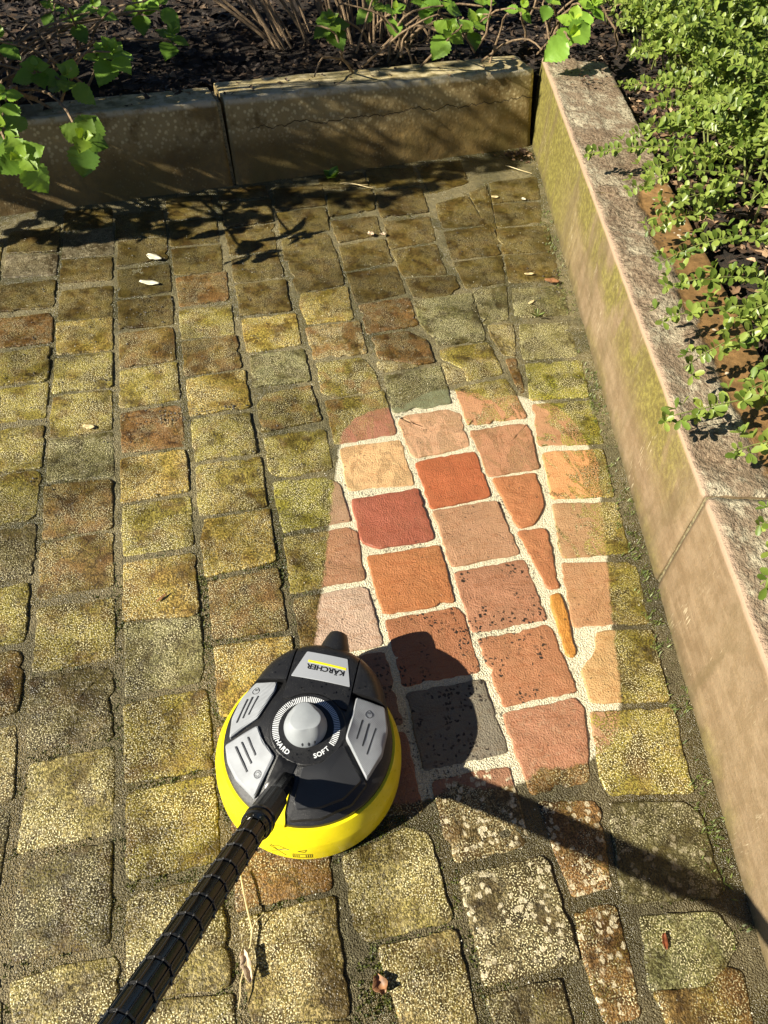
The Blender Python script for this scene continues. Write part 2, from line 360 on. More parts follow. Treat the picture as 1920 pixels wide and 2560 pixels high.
# ------------------------------------------------------------------ paved yard
# each sett: film tone, washed colour, outline in metres
STONES = [
('o','',[(-0.572,2.113),(-0.426,2.124),(-0.425,1.988),(-0.572,1.988)]),
('r','',[(-0.572,1.944),(-0.438,1.956),(-0.426,1.935),(-0.422,1.823),(-0.572,1.819)]),
('y','',[(-0.572,1.787),(-0.427,1.796),(-0.428,1.659),(-0.572,1.659)]),
('y','',[(-0.572,1.634),(-0.426,1.646),(-0.425,1.514),(-0.572,1.514)]),
('y','',[(-0.572,1.478),(-0.427,1.483),(-0.425,1.342),(-0.572,1.341)]),
('y','',[(-0.572,1.320),(-0.440,1.332),(-0.427,1.317),(-0.429,1.197),(-0.445,1.182),(-0.572,1.182)]),
('k','',[(-0.572,1.154),(-0.432,1.166),(-0.427,1.158),(-0.428,1.029),(-0.572,1.024)]),
('y','',[(-0.572,0.994),(-0.433,1.006),(-0.433,0.870),(-0.572,0.870)]),
('b','',[(-0.572,0.841),(-0.436,0.850),(-0.431,0.791),(-0.434,0.723),(-0.572,0.722)]),
('s','',[(-0.572,0.683),(-0.436,0.695),(-0.432,0.565),(-0.572,0.560)]),
('k','',[(-0.572,0.526),(-0.435,0.538),(-0.445,0.408),(-0.432,0.407),(-0.572,0.407)]),
('k','',[(-0.572,0.378),(-0.434,0.390),(-0.448,0.389),(-0.439,0.291),(-0.429,0.291),(-0.572,0.291)]),
('p','',[(-0.406,2.390),(-0.257,2.403),(-0.260,2.252),(-0.408,2.246)]),
('o','',[(-0.408,2.233),(-0.263,2.230),(-0.265,2.108),(-0.408,2.109)]),
('o','',[(-0.407,2.064),(-0.263,2.070),(-0.264,1.913),(-0.406,1.921)]),
('g','',[(-0.409,1.903),(-0.265,1.908),(-0.266,1.762),(-0.406,1.762)]),
('y','',[(-0.407,1.742),(-0.265,1.749),(-0.268,1.606),(-0.407,1.609)]),
('y','',[(-0.408,1.588),(-0.267,1.590),(-0.268,1.441),(-0.408,1.440)]),
('G','',[(-0.408,1.425),(-0.266,1.432),(-0.266,1.285),(-0.409,1.292)]),
('b','',[(-0.410,1.275),(-0.279,1.272),(-0.270,1.263),(-0.270,1.128),(-0.408,1.124)]),
('b','',[(-0.410,1.108),(-0.269,1.108),(-0.268,0.973),(-0.410,0.965)]),
('y','',[(-0.410,0.939),(-0.266,0.936),(-0.268,0.802),(-0.408,0.801)]),
('k','',[(-0.414,0.784),(-0.271,0.784),(-0.272,0.640),(-0.411,0.644)]),
('s','',[(-0.405,0.614),(-0.280,0.619),(-0.270,0.610),(-0.272,0.476),(-0.414,0.474)]),
('k','',[(-0.409,0.450),(-0.274,0.455),(-0.278,0.311),(-0.411,0.318)]),
('s','',[(-0.411,0.289),(-0.343,0.294),(-0.265,0.285),(-0.265,0.236),(-0.274,0.202),(-0.400,0.231),(-0.409,0.269)]),
('o','',[(-0.241,2.314),(-0.095,2.327),(-0.099,2.201),(-0.247,2.178)]),
('o','',[(-0.244,2.156),(-0.095,2.165),(-0.097,2.016),(-0.242,2.006)]),
('o','',[(-0.244,1.983),(-0.097,1.992),(-0.099,1.853),(-0.244,1.854)]),
('b','',[(-0.242,1.825),(-0.102,1.835),(-0.102,1.691),(-0.243,1.681)]),
('y','',[(-0.242,1.662),(-0.101,1.674),(-0.102,1.525),(-0.245,1.520)]),
('r','',[(-0.244,1.497),(-0.101,1.501),(-0.101,1.356),(-0.244,1.358)]),
('g','',[(-0.243,1.331),(-0.102,1.337),(-0.101,1.207),(-0.246,1.196)]),
('y','',[(-0.243,1.182),(-0.100,1.187),(-0.101,1.045),(-0.244,1.043)]),
('g','',[(-0.244,1.021),(-0.102,1.019),(-0.105,0.866),(-0.245,0.882)]),
('G','',[(-0.243,0.868),(-0.103,0.858),(-0.107,0.716),(-0.246,0.716)]),
('y','',[(-0.247,0.695),(-0.104,0.696),(-0.104,0.548),(-0.247,0.553)]),
('y','',[(-0.245,0.529),(-0.106,0.529),(-0.106,0.393),(-0.241,0.395),(-0.247,0.403)]),
('s','',[(-0.249,0.366),(-0.227,0.370),(-0.110,0.362),(-0.108,0.218),(-0.248,0.232)]),
('s','',[(-0.236,0.221),(-0.107,0.203),(-0.109,0.142),(-0.241,0.173)]),
('o','',[(-0.077,2.249),(0.071,2.257),(0.063,2.106),(-0.078,2.106)]),
('r','',[(-0.075,2.084),(0.072,2.096),(0.065,1.950),(-0.073,1.936)]),
('y','',[(-0.076,1.910),(0.068,1.918),(0.064,1.782),(-0.076,1.780)]),
('b','',[(-0.077,1.762),(0.067,1.771),(0.066,1.626),(-0.078,1.618)]),
('g','',[(-0.077,1.598),(0.072,1.609),(0.069,1.468),(-0.077,1.458)]),
('y','',[(-0.074,1.440),(0.065,1.440),(0.065,1.301),(-0.077,1.297)]),
('y','',[(-0.075,1.277),(0.073,1.281),(0.065,1.127),(-0.080,1.125)]),
('g','',[(-0.070,1.107),(0.071,1.114),(0.064,0.970),(-0.079,0.955),(-0.081,1.052)]),
('b','',[(-0.076,0.937),(0.066,0.946),(0.061,0.796),(-0.077,0.805)]),
('g','',[(-0.078,0.781),(0.067,0.775),(0.059,0.633),(-0.082,0.638)]),
('b','',[(-0.088,0.615),(0.058,0.608),(0.050,0.475),(-0.088,0.481)]),
('r','',[(-0.079,0.444),(0.069,0.434),(0.059,0.312),(-0.086,0.315)]),
('s','',[(-0.083,0.297),(0.060,0.296),(0.051,0.143),(-0.081,0.164)]),
('s','',[(-0.080,0.155),(0.053,0.133),(0.048,0.087),(-0.082,0.117)]),
('o','',[(0.106,2.514),(0.270,2.531),(0.257,2.382),(0.097,2.369)]),
('o','',[(0.098,2.348),(0.256,2.362),(0.243,2.206),(0.098,2.195)]),
('o','',[(0.099,2.167),(0.243,2.188),(0.242,2.048),(0.095,2.036)]),
('o','',[(0.097,2.015),(0.245,2.026),(0.237,1.867),(0.094,1.867)]),
('g','',[(0.095,1.844),(0.248,1.848),(0.238,1.703),(0.093,1.692)]),
('G','',[(0.100,1.670),(0.244,1.677),(0.238,1.543),(0.091,1.543)]),
('t','',[(0.091,1.469),(0.118,1.503),(0.236,1.521),(0.239,1.386),(0.091,1.370)]),
('y','c09050',[(0.093,1.347),(0.240,1.349),(0.235,1.214),(0.117,1.209),(0.093,1.222)]),
('L','b58a70',[(0.094,1.193),(0.208,1.186),(0.240,1.164),(0.244,1.049),(0.094,1.043)]),
('y','b07a5c',[(0.094,1.022),(0.233,1.025),(0.247,1.014),(0.239,0.885),(0.087,0.880)]),
('b','c9a596',[(0.090,0.863),(0.226,0.864),(0.239,0.855),(0.240,0.725),(0.084,0.723)]),
('b','8d6a5c',[(0.086,0.705),(0.241,0.704),(0.237,0.558),(0.080,0.570)]),
('b','a06a52',[(0.083,0.555),(0.236,0.537),(0.233,0.397),(0.070,0.412)]),
('s','',[(0.088,0.352),(0.200,0.371),(0.230,0.359),(0.234,0.226),(0.100,0.229),(0.086,0.250)]),
('s','',[(0.115,0.213),(0.232,0.208),(0.227,0.081),(0.126,0.105)]),
('o','',[(0.294,2.602),(0.466,2.615),(0.452,2.468),(0.281,2.458)]),
('o','',[(0.283,2.431),(0.448,2.447),(0.434,2.302),(0.272,2.289)]),
('o','',[(0.271,2.265),(0.426,2.283),(0.429,2.128),(0.264,2.134)]),
('o','',[(0.272,2.123),(0.427,2.119),(0.418,1.974),(0.273,1.946)]),
('g','',[(0.271,1.894),(0.286,1.940),(0.421,1.957),(0.407,1.797),(0.277,1.792)]),
('m','',[(0.269,1.771),(0.422,1.783),(0.414,1.635),(0.268,1.631)]),
('t','',[(0.269,1.613),(0.393,1.610),(0.414,1.558),(0.414,1.474),(0.288,1.468),(0.264,1.491)]),
('t','b0705a',[(0.267,1.451),(0.419,1.463),(0.414,1.303),(0.260,1.294)]),
('o','e3b080',[(0.268,1.276),(0.416,1.276),(0.412,1.129),(0.260,1.141)]),
('b','a9573f',[(0.262,1.104),(0.416,1.109),(0.414,0.959),(0.292,0.959),(0.260,0.980)]),
('b','b96f3c',[(0.261,0.938),(0.419,0.938),(0.410,0.793),(0.260,0.793)]),
('b','ac6b48',[(0.261,0.775),(0.408,0.776),(0.418,0.758),(0.410,0.629),(0.260,0.629)]),
('b','85786e',[(0.261,0.609),(0.410,0.609),(0.410,0.465),(0.259,0.466)]),
('S','a8735a',[(0.265,0.438),(0.403,0.435),(0.392,0.306),(0.265,0.306),(0.257,0.341)]),
('K','',[(0.265,0.277),(0.295,0.280),(0.402,0.280),(0.410,0.268),(0.406,0.133),(0.259,0.134)]),
('k','',[(0.254,0.114),(0.368,0.112),(0.361,0.049),(0.259,0.073)]),
('o','',[(0.475,2.544),(0.640,2.564),(0.617,2.414),(0.457,2.392)]),
('o','',[(0.454,2.350),(0.611,2.366),(0.599,2.248),(0.452,2.220)]),
('o','',[(0.452,2.195),(0.605,2.218),(0.595,2.081),(0.437,2.045)]),
('o','',[(0.442,2.031),(0.601,2.052),(0.594,1.901),(0.437,1.872)]),
('r','',[(0.443,1.859),(0.597,1.875),(0.591,1.737),(0.438,1.721)]),
('r','',[(0.446,1.697),(0.547,1.710),(0.591,1.659),(0.590,1.563),(0.548,1.560),(0.445,1.605)]),
('s','',[(0.434,1.590),(0.538,1.572),(0.543,1.553),(0.435,1.546)]),
('G','85856a',[(0.440,1.524),(0.597,1.541),(0.585,1.391),(0.429,1.382)]),
('o','d59f7e',[(0.435,1.360),(0.569,1.366),(0.595,1.346),(0.584,1.227),(0.434,1.213)]),
('o','b95f30',[(0.436,1.196),(0.587,1.202),(0.580,1.060),(0.437,1.050)]),
('b','b98668',[(0.438,1.034),(0.589,1.039),(0.586,0.886),(0.434,0.883)]),
('b','b2785c',[(0.433,0.862),(0.591,0.865),(0.585,0.713),(0.428,0.717)]),
('b','b67550',[(0.432,0.695),(0.578,0.696),(0.585,0.683),(0.581,0.598),(0.581,0.551),(0.436,0.551)]),
('r','b5775a',[(0.428,0.531),(0.569,0.532),(0.577,0.513),(0.535,0.386),(0.429,0.384)]),
('R','b0663c',[(0.433,0.365),(0.528,0.346),(0.530,0.332),(0.498,0.217),(0.435,0.216),(0.432,0.261)]),
('R','a86a48',[(0.428,0.192),(0.492,0.188),(0.467,0.045),(0.414,0.048),(0.418,0.146)]),
('o','',[(0.653,2.533),(0.821,2.547),(0.800,2.378),(0.628,2.358)]),
('o','',[(0.631,2.326),(0.793,2.336),(0.772,2.184),(0.612,2.158)]),
('o','',[(0.615,2.139),(0.765,2.160),(0.750,1.985),(0.611,1.993)]),
('o','',[(0.615,1.970),(0.771,1.968),(0.769,1.908),(0.713,1.861),(0.614,1.873)]),
('G','',[(0.611,1.853),(0.795,1.870),(0.761,1.635),(0.624,1.639),(0.601,1.732)]),
('y','b08a50',[(0.620,1.611),(0.766,1.623),(0.762,1.480),(0.659,1.471),(0.661,1.524),(0.616,1.576)]),
('s','',[(0.611,1.556),(0.657,1.511),(0.651,1.472),(0.603,1.464)]),
('y','c88b64',[(0.615,1.439),(0.654,1.448),(0.768,1.458),(0.760,1.305),(0.605,1.300)]),
('o','be8260',[(0.605,1.274),(0.759,1.281),(0.726,1.125),(0.600,1.122)]),
('b','ba7040',[(0.608,1.105),(0.711,1.107),(0.703,1.059),(0.692,1.007),(0.648,0.956),(0.614,0.956)]),
('b','b87044',[(0.609,0.940),(0.672,0.938),(0.640,0.783),(0.618,0.784)]),
('b','cf8620',[(0.614,0.768),(0.636,0.768),(0.611,0.631),(0.605,0.624),(0.597,0.627)]),
('o','',[(0.850,2.730),(1.030,2.745),(1.010,2.570),(0.850,2.500)]),
('o','',[(0.846,2.422),(0.972,2.463),(0.970,2.264),(0.821,2.258)]),
('o','',[(0.819,2.233),(0.978,2.247),(0.960,2.074),(0.795,2.065)]),
('o','',[(0.795,2.042),(0.960,2.060),(0.918,1.911),(0.790,1.900)]),
('G','',[(0.807,1.876),(0.915,1.889),(0.862,1.721),(0.786,1.710)]),
('s','',[(0.795,1.700),(0.866,1.697),(0.822,1.549),(0.791,1.561),(0.787,1.656)]),
('r','',[(0.793,1.540),(0.820,1.539),(0.793,1.399),(0.781,1.395)]),
('o','',[(0.990,2.484),(1.069,2.534),(0.978,2.135),(0.966,2.132)]),
('o','',[(1.090,2.549),(1.284,2.575),(1.233,2.412),(1.053,2.407)]),
('o','',[(1.050,2.390),(1.225,2.390),(1.182,2.251),(1.013,2.242)]),
('o','',[(1.003,2.223),(1.186,2.224),(1.146,2.062),(0.974,2.077)]),
('o','',[(0.975,2.058),(1.145,2.052),(1.097,1.901),(0.936,1.904)]),
('G','',[(0.933,1.874),(1.095,1.858),(1.053,1.714),(0.890,1.728)]),
('H','',[(0.888,1.689),(1.047,1.675),(0.999,1.523),(0.841,1.532)]),
('L','',[(0.842,1.510),(1.000,1.498),(0.959,1.351),(0.802,1.369)]),
('L','c08862',[(0.800,1.347),(0.957,1.332),(0.923,1.179),(0.759,1.198)]),
('y','db9860',[(0.758,1.170),(0.909,1.153),(0.871,1.003),(0.726,1.025)]),
('y','b98a64',[(0.718,1.005),(0.867,0.981),(0.833,0.841),(0.682,0.856)]),
('y','bb8660',[(0.674,0.838),(0.820,0.811),(0.829,0.803),(0.790,0.662),(0.636,0.689)]),
('y','cc9c6a',[(0.675,0.661),(0.787,0.642),(0.748,0.495),(0.602,0.524),(0.612,0.585),(0.657,0.621)]),
('y','bd8a68',[(0.592,0.500),(0.746,0.476),(0.706,0.328),(0.563,0.353),(0.558,0.380)]),
('D','8a8468',[(0.562,0.334),(0.682,0.309),(0.700,0.285),(0.674,0.171),(0.661,0.163),(0.511,0.190),(0.547,0.315)]),
('G','',[(0.526,0.163),(0.648,0.140),(0.658,0.094),(0.621,0.073),(0.583,0.054),(0.496,0.072)]),
('b','',[(0.502,0.063),(0.580,0.049),(0.620,0.067),(0.643,0.059),(0.620,-0.007),(0.504,0.014)]),
('p','',[(-0.572,2.285),(-0.425,2.270),(-0.425,2.157),(-0.570,2.165)]),
('o','',[(-0.572,2.425),(-0.425,2.440),(-0.425,2.290),(-0.572,2.305)]),
('o','',[(-0.410,2.545),(-0.262,2.560),(-0.262,2.420),(-0.410,2.410)]),
('o','',[(-0.247,2.490),(-0.098,2.500),(-0.098,2.345),(-0.247,2.340)]),
('o','',[(-0.080,2.420),(0.070,2.430),(0.070,2.275),(-0.080,2.270)]),
('o','',[(-0.080,2.585),(0.070,2.600),(0.070,2.450),(-0.080,2.440)]),
('o','',[(0.100,2.620),(0.260,2.640),(0.265,2.555),(0.100,2.545)]),
('o','',[(0.465,2.680),(0.630,2.700),(0.635,2.590),(0.465,2.585)]),
('o','',[(0.650,2.700),(0.830,2.730),(0.820,2.570),(0.645,2.575)]),
]
TONES = {  # film colour, yellow lichen, white crust, rust, black spots
    'o': ('765f2c', .15, .0, .15, .1), 'p': ('a09274', .0, .25, .0, .1), 'r': ('85582a', .2, .1, .9, .2), 'y': ('86752c', .75, .05, .3, .2),
    'g': ('a8893a', .6, .0, .35, .1), 'b': ('7b5b2b', .3, .0, .5, .2), 'k': ('574c34', .25, .1, .2, .4), 's': ('94814a', .35, .15, .1, .3),
    'G': ('77764b', .25, .1, .1, .1), 'L': ('7b7718', 1.0, .0, .0, .0), 't': ('7c6c2a', .6, .0, .7, .1), 'm': ('8a6c3c', .2, .2, .9, .1),
    'S': ('8e764a', .1, 1.0, .3, .4), 'K': ('6b5e3e', .1, .9, .1, .4), 'R': ('8a5e35', .3, .8, .9, .4), 'D': ('68623f', .1, .3, .0, .2),
    'H': ('8c8650', .4, .1, .0, .1)}
DEF_CLEAN = ['a8734e', 'b07c58', 'a0663f', 'b98a62', '96705a', 'b07040', 'a58468']
for _k in 'oybsgG':
    pass

def inside(poly, x, y):
    r = False
    j = len(poly) - 1
    for i in range(len(poly)):
        (xi, yi), (xj, yj) = poly[i], poly[j]
        if (yi > y) != (yj > y) and x < (xj - xi) * (y - yi) / (yj - yi) + xi:
            r = not r
        j = i
    return r

# walls: front lines
BW_P = Vector((-1.62, 2.536 - .1516 * 1.099)); BW_A = atan2(.1516, 1.0)
CORNER = Vector((1.362, 2.821))
RW_A = atan2(-2.302, -.565)
def bw_y(x): return 2.536 + .1516 * (x + .521)
def rw_x(y): return .769 + .2454 * (y - .406)

def extra_stones():
    """setts beyond the picture's edges, on the same 167 x 160 mm grid"""
    out = []
    r = random.Random(3)
    cols = [(-.575 - .1665 * k - .148, -.575 - .1665 * k - .018) for k in range(0, 5)]
    for x0, x1 in cols:
        y = -.55 + r.uniform(0, .1)
        while y < bw_y(x0) - .16:
            out.append((r.choice('oybsyg'), '', [(x0 + r.uniform(-.004, .004), y + .145), (x1, y + .150), (x1 + r.uniform(-.004, .004), y + .004), (x0, y)]))
            y += .161
    base = {-.572: -.05, -.41: .03, -.245: -.03, -.08: -.08, .09: -.1, .26: -.12, .425: -.12, .57: -.2}
    xs = list(base)
    for i, x0 in enumerate(xs):
        y1 = {0: .27, 1: .185, 2: .125, 3: .07, 4: .065, 5: .032, 6: .028, 7: -.03}[i]
        while y1 > -.5:
            x1 = min(x0 + .148, rw_x(y1) - .03)
            if x1 - x0 > .05:
                out.append((r.choice('sbkys'), '', [(x0, y1 - .004), (x1, y1), (x1, y1 - .142), (x0, y1 - .146)]))
            y1 -= .160
    return out
ALL_STONES = STONES + extra_stones()

def shape_outline(poly, seed):
    """rounded, chipped outline resampled about every 11 mm"""
    r = random.Random(seed)
    pts = [Vector(p) for p in poly]
    n = len(pts)
    area = sum(pts[i].x * pts[(i + 1) % n].y - pts[(i + 1) % n].x * pts[i].y for i in range(n))
    if area < 0:
        pts.reverse()
    ring = []
    for i in range(n):
        a, b, c = pts[i - 1], pts[i], pts[(i + 1) % n]
        la, lc = (a - b).length, (c - b).length
        k = min(r.uniform(.0015, .006), la * .3, lc * .3)
        p0 = b + (a - b) / la * k; p1 = b + (c - b) / lc * k
        ring += [p0, b * .45 + (p0 + p1) * .275, p1]
    res = []
    m_ = len(ring)
    for i in range(m_):
        a, b = ring[i], ring[(i + 1) % m_]
        L = (b - a).length
        k = max(1, int(L / .009))
        for j in range(k):
            res.append(a.lerp(b, j / k))
    out = []
    m_ = len(res)
    for i in range(m_):
        d = res[(i + 1) % m_] - res[i - 1]
        if d.length < 1e-6: continue
        nrm = Vector((d.y, -d.x)).normalized()
        q = res[i]
        w = fbm(q.x * 60, q.y * 60, seed * 3.1, 3) * .0030 + fbm(q.x * 14, q.y * 14, seed * 1.7, 2) * .0022
        chip = fbm(q.x * 26 + 9, q.y * 26, seed * 2.3, 2)
        if chip > .42: w -= (chip - .42) * .022
        out.append(q + nrm * (w + .0040))
    return out

def build_stone(idx, tone, clean, poly, parent):
    ring = shape_outline(poly, idx)
    n = len(ring)
    c = sum(ring, Vector((0, 0))) / n
    r = random.Random(idx * 13 + 1)
    tx, ty = r.uniform(-.008, .008), r.uniform(-.008, .008)
    up = r.uniform(-.0012, .0018)
    size = min(max(v.x for v in ring) - min(v.x for v in ring), max(v.y for v in ring) - min(v.y for v in ring))
    def zt(q, edge):
        d = q - c
        rv = fbm(q.x * 13, q.y * 22, idx * .77, 3)
        led = (math.floor(rv * 4.5) / 4.5) * .5 + rv * .5
        return up + d.x * tx + d.y * ty + led * .0022 * (1 - edge * .5) + .0003 + .0006 * (1 - edge)
    verts, faces = [], []
    prof = [(0, -.028, 1), (0, -.0045, 1), (.0005, -.0012, 1), (.0016, -.0002, .95), (.0036, 0, .85)]
    fr = [.80, .58, .36, .16]
    for ins, dz, ed in prof:
        k = 1 - ins / max(.02, size * .5)
        for q in ring:
            p = c + (q - c) * k
            z = dz if dz < -.02 else zt(p, ed) + dz + (fbm(q.x * 70, q.y * 70, idx, 2) * .0008)
            verts.append((p.x - c.x, p.y - c.y, z))
    kl = 1 - prof[-1][0] / max(.02, size * .5)
    for f in fr:
        for q in ring:
            p = c + (q - c) * f * kl
            verts.append((p.x - c.x, p.y - c.y, zt(p, 0) + fbm(p.x * 55, p.y * 55, idx, 2) * .0007))
    nr = len(prof) + len(fr)
    for k in range(nr - 1):
        for i in range(n):
            j = (i + 1) % n
            faces.append((k * n + i, k * n + j, (k + 1) * n + j, (k + 1) * n + i))
    verts.append((0, 0, zt(c, 0)))
    ci = len(verts) - 1
    for i in range(n):
        faces.append(((nr - 1) * n + i, (nr - 1) * n + (i + 1) % n, ci))
    o = obj("paving_stone", mesh_data("paving_stone", verts, faces, [MAT_STONE_WASHED if any(is_washed(q.x, q.y, .012) for q in ring) else MAT_STONE]), parent, (c.x, c.y, 0))
    cc = lin(clean or r.choice(DEF_CLEAN))
    o.color = (cc[0] * .80, cc[1] * .82, cc[2] * .86, 1)
    dcol, li, wh, ru, bl = TONES[tone]
    d0 = lin(dcol); av = lin('776530'); d = [(a * .62 + b * .38) * k for a, b, k in zip(d0, av, (.60, .63, .68))]
    j = r.uniform(.9, 1.12)
    o['dirt'] = [d[0] * j, d[1] * j * r.uniform(.96, 1.04), d[2] * j]
    o['fleck'] = {'o': .22, 'p': .3, 'r': .55, 'b': .65, 'k': .6, 'D': .35, 'G': .8}.get(tone, 1.0)
    o['lichen'] = li; o['white'] = wh; o['rust'] = ru
    o['black'] = 1.0 if (c.x - .36) ** 2 + (c.y - .66) ** 2 < .2 ** 2 else bl * .6
    o['residue'] = 1.0 if (c.x > .74 or (c.x > .55 and c.y > 1.3)) else (.45 if c.y > 1.15 else .12)
    if .5 < c.x and c.y < .5: o['residue'] = 1.0
    return o

# bed of mortar between the setts: a slightly uneven sheet, fuller where the joints were washed
def build_mortar():
    x0, x1, y0, y1 = -1.5, 1.45, -.75, 2.95
    st = .0125
    nx, ny = int((x1 - x0) / st), int((y1 - y0) / st)
    verts, faces = [], []
    for j in range(ny + 1):
        y = y0 + j * st
        for i in range(nx + 1):
            x = x0 + i * st
            z = -.0026 + fbm(x * 9, y * 9, 2, 2) * .0024 + fbm(x * 45, y * 45, 5, 2) * .0014
            if is_washed(x, y): z -= .0006
            z = min(z, -.0014)
            g = rw_x(y) - x
            if g < .05: z += .004 * (1 - max(0, g) / .05)
            g = bw_y(x) - y
            if g < .05: z += .006 * (1 - max(0, g) / .05)
            verts.append((x, y, z))
    w = nx + 1
    for j in range(ny):
        for i in range(nx):
            a = j * w + i
            faces.append((a, a + 1, a + w + 1, a + w))
    o = obj("paved_yard", mesh_data("paved_yard", verts, faces, [MAT_MORTAR]))
    tag(o, kind='structure')
    return o
YARD = build_mortar()
for i, (tn, cl, pl) in enumerate(ALL_STONES):
    build_stone(i, tn, cl, pl, YARD)

# ------------------------------------------------------------------ walls
def wall_material(name, kind):
    t = NT(name)
    pos = t.pos()
    lo = t.objco()
    sx = t.n('SeparateXYZ', out=0, Vector=lo); sy = t.n('SeparateXYZ', out=1, Vector=lo); sz = t.n('SeparateXYZ', out=2, Vector=lo)
    nz = t.n('SeparateXYZ', out=2, Vector=t.n('NewGeometry', out=3))
    top = t.ramp(nz, .5, .8)
    med = t.noise(pos, 38, 4, .65); fine = t.noise(pos, 240, 3, .7); big = t.noise(pos, 5, 3, .6)
    drip = t.noise(t.scalevec(lo, (1, 1, .10)), 60, 3, .6, .6)
    if kind == 'right':
        face = t.mix(t.ramp(big, .35, .65), (.19, .135, .075), (.25, .185, .108))
        face = t.mix(t.ramp(t.noise(t.scalevec(lo, (.25, 1, 3)), 14, 3, .6, 1.0), .45, .65, 0, .5), face, (.30, .22, .13))
        face = t.mix(t.ramp(fine, .35, .7, 0, .35), face, (.29, .18, .10))
        # green film: strong near the far corner, a blotchy band under the arris
        al = t.math('MULTIPLY', t.ramp(sx, 1.15, .45), t.ramp(t.noise(lo, 6, 3, .6), .05, .42))
        band = t.math('MULTIPLY', t.ramp(sz, .08, .20), t.ramp(t.noise(t.scalevec(lo, (1, 1, .6)), 5, 3, .6, .8), .32, .50))
        foot = t.math('MULTIPLY', t.ramp(sz, .07, .0), t.ramp(t.noise(lo, 9, 2), .4, .6))
        band = t.math('MULTIPLY', band, t.ramp(sx, 2.15, 1.9))
        am = t.math('MAXIMUM', t.math('MAXIMUM', al, t.math('MULTIPLY', band, .9)), t.math('MULTIPLY', foot, .6))
        grn = t.mix(t.ramp(t.noise(lo, 70, 3, .7), .4, .65), (.13, .112, .020), (.26, .23, .045))
        face = t.mix(t.math('MULTIPLY', am, .92), face, grn)
        strk = t.math('MULTIPLY', t.ramp(t.noise(t.scalevec(lo, (1, 1, .13)), 230, 2, .5, .2), .60, .70), t.ramp(t.noise(t.scalevec(lo, (1, 1, .5)), 10, 3), .54, .66))
        pores = t.ramp(t.noise(lo, 320, 2, .6), .62, .70)
        face = t.mix(t.math('MULTIPLY', pores, .55), face, (.12, .08, .045))
        stain = t.ramp(t.noise(t.scalevec(lo, (1, 1, .22)), 11, 4, .65, .5), .52, .66)
        face = t.mix(t.math('MULTIPLY', stain, .55), face, (.155, .115, .055))
        splash = t.math('MULTIPLY', t.ramp(t.math('ADD', sz, t.math('MULTIPLY', t.noise(lo, 30, 3, .7), .06)), .075, .02), .75)
        face = t.mix(splash, face, (.10, .078, .036))
        mott = t.noise(lo, 22, 5, .72)
        face = t.mix(t.ramp(mott, .58, .42, 0, .55), face, t.mix(1.0, face, (.70, .66, .56), 'MULTIPLY'))
        face = t.mix(t.ramp(t.noise(lo, 130, 3, .7), .55, .68, 0, .5), face, t.mix(1.0, face, (1.35, 1.32, 1.25), 'MULTIPLY'))
        face = t.mix(t.math('MULTIPLY', strk, .75), face, (.58, .49, .32))
        # weathered top: pale crust on the front strip, orange-brown behind
        rough = t.mix(t.ramp(t.noise(lo, 85, 4, .75), .36, .52), (.11, .075, .043), (.47, .41, .28))
        rough = t.mix(t.ramp(t.noise(lo, 16, 3, .6), .40, .60, 0, .85), rough, (.22, .15, .09))
        rough = t.mix(t.ramp(t.noise(lo, 3.2, 3, .6), .46, .58, 0, .7), rough, t.mix(t.ramp(t.noise(lo, 85, 3, .7), .42, .60), (.13, .080, .042), (.31, .22, .135)))
        back = t.mix(t.ramp(med, .35, .65), (.16, .088, .028), (.28, .155, .055))
        back = t.mix(t.math('MULTIPLY', t.ramp(t.voro(lo, 55), .32, .24), t.ramp(t.noise(lo, 12, 2), .55, .64)), back, (.62, .52, .38))
        back = t.mix(t.math('MULTIPLY', t.ramp(t.voro(lo, 70), .25, .18), t.ramp(t.noise(lo, 9, 2), .5, .58)), back, (.03, .022, .015))
        edge = t.math('ADD', sy, t.math('MULTIPLY', t.math('SUBTRACT', t.noise(lo, 9, 3, .6), .5), .10))
        edge = t.math('ADD', edge, t.ramp(sx, .7, .95, -.20, 0))
        tp = t.mix(t.ramp(edge, .125, .140), rough, back)
        ar = t.math('MULTIPLY', t.ramp(sy, .016, .004), t.ramp(sz, .262, .270))
        col = t.mix(top, face, tp)
        col = t.mix(t.math('MULTIPLY', ar, .85), col, (.40, .28, .19))
        hb = t.math('MULTIPLY', t.math('MULTIPLY', top, t.ramp(edge, .15, .11)), t.noise(lo, 70, 4, .7))
        h = t.math('ADD', t.math('MULTIPLY', fine, .12), t.math('MULTIPLY', hb, 1.6))
        h = t.math('ADD', h, t.math('MULTIPLY', med, .15))
    else:
        face = t.mix(t.ramp(big, .35, .65), (.115, .070, .016), (.22, .145, .045))  # brown base lowered so the colour deepens the shade on this face
        face = t.mix(t.ramp(med, .4, .65, 0, .5), face, (.10, .075, .03))
        cr = t.math('MULTIPLY', t.ramp(sz, .09, .20), t.ramp(t.noise(lo, 9, 4, .65), .34, .52))  # upper lichen, brightened so its colour carries the sunlit streaks
        face = t.mix(t.math('MULTIPLY', cr, .85), face, t.mix(t.ramp(t.voro(lo, 65), .2, .45), (.66, .54, .29), (.36, .27, .12)))
        sp = t.math('MULTIPLY', t.ramp(t.voro(lo, 80), .30, .22), t.ramp(t.noise(lo, 8, 2), .48, .6))
        face = t.mix(t.math('MULTIPLY', sp, .28), face, (.45, .36, .19))
        grn = t.math('MULTIPLY', t.ramp(sz, .16, .03), t.ramp(t.noise(lo, 6, 3), .4, .62))
        face = t.mix(t.math('MULTIPLY', grn, .7), face, (.12, .09, .022))
        tp = t.mix(t.ramp(t.noise(lo, 25, 4, .65), .4, .6), (.28, .22, .095), (.50, .42, .24))
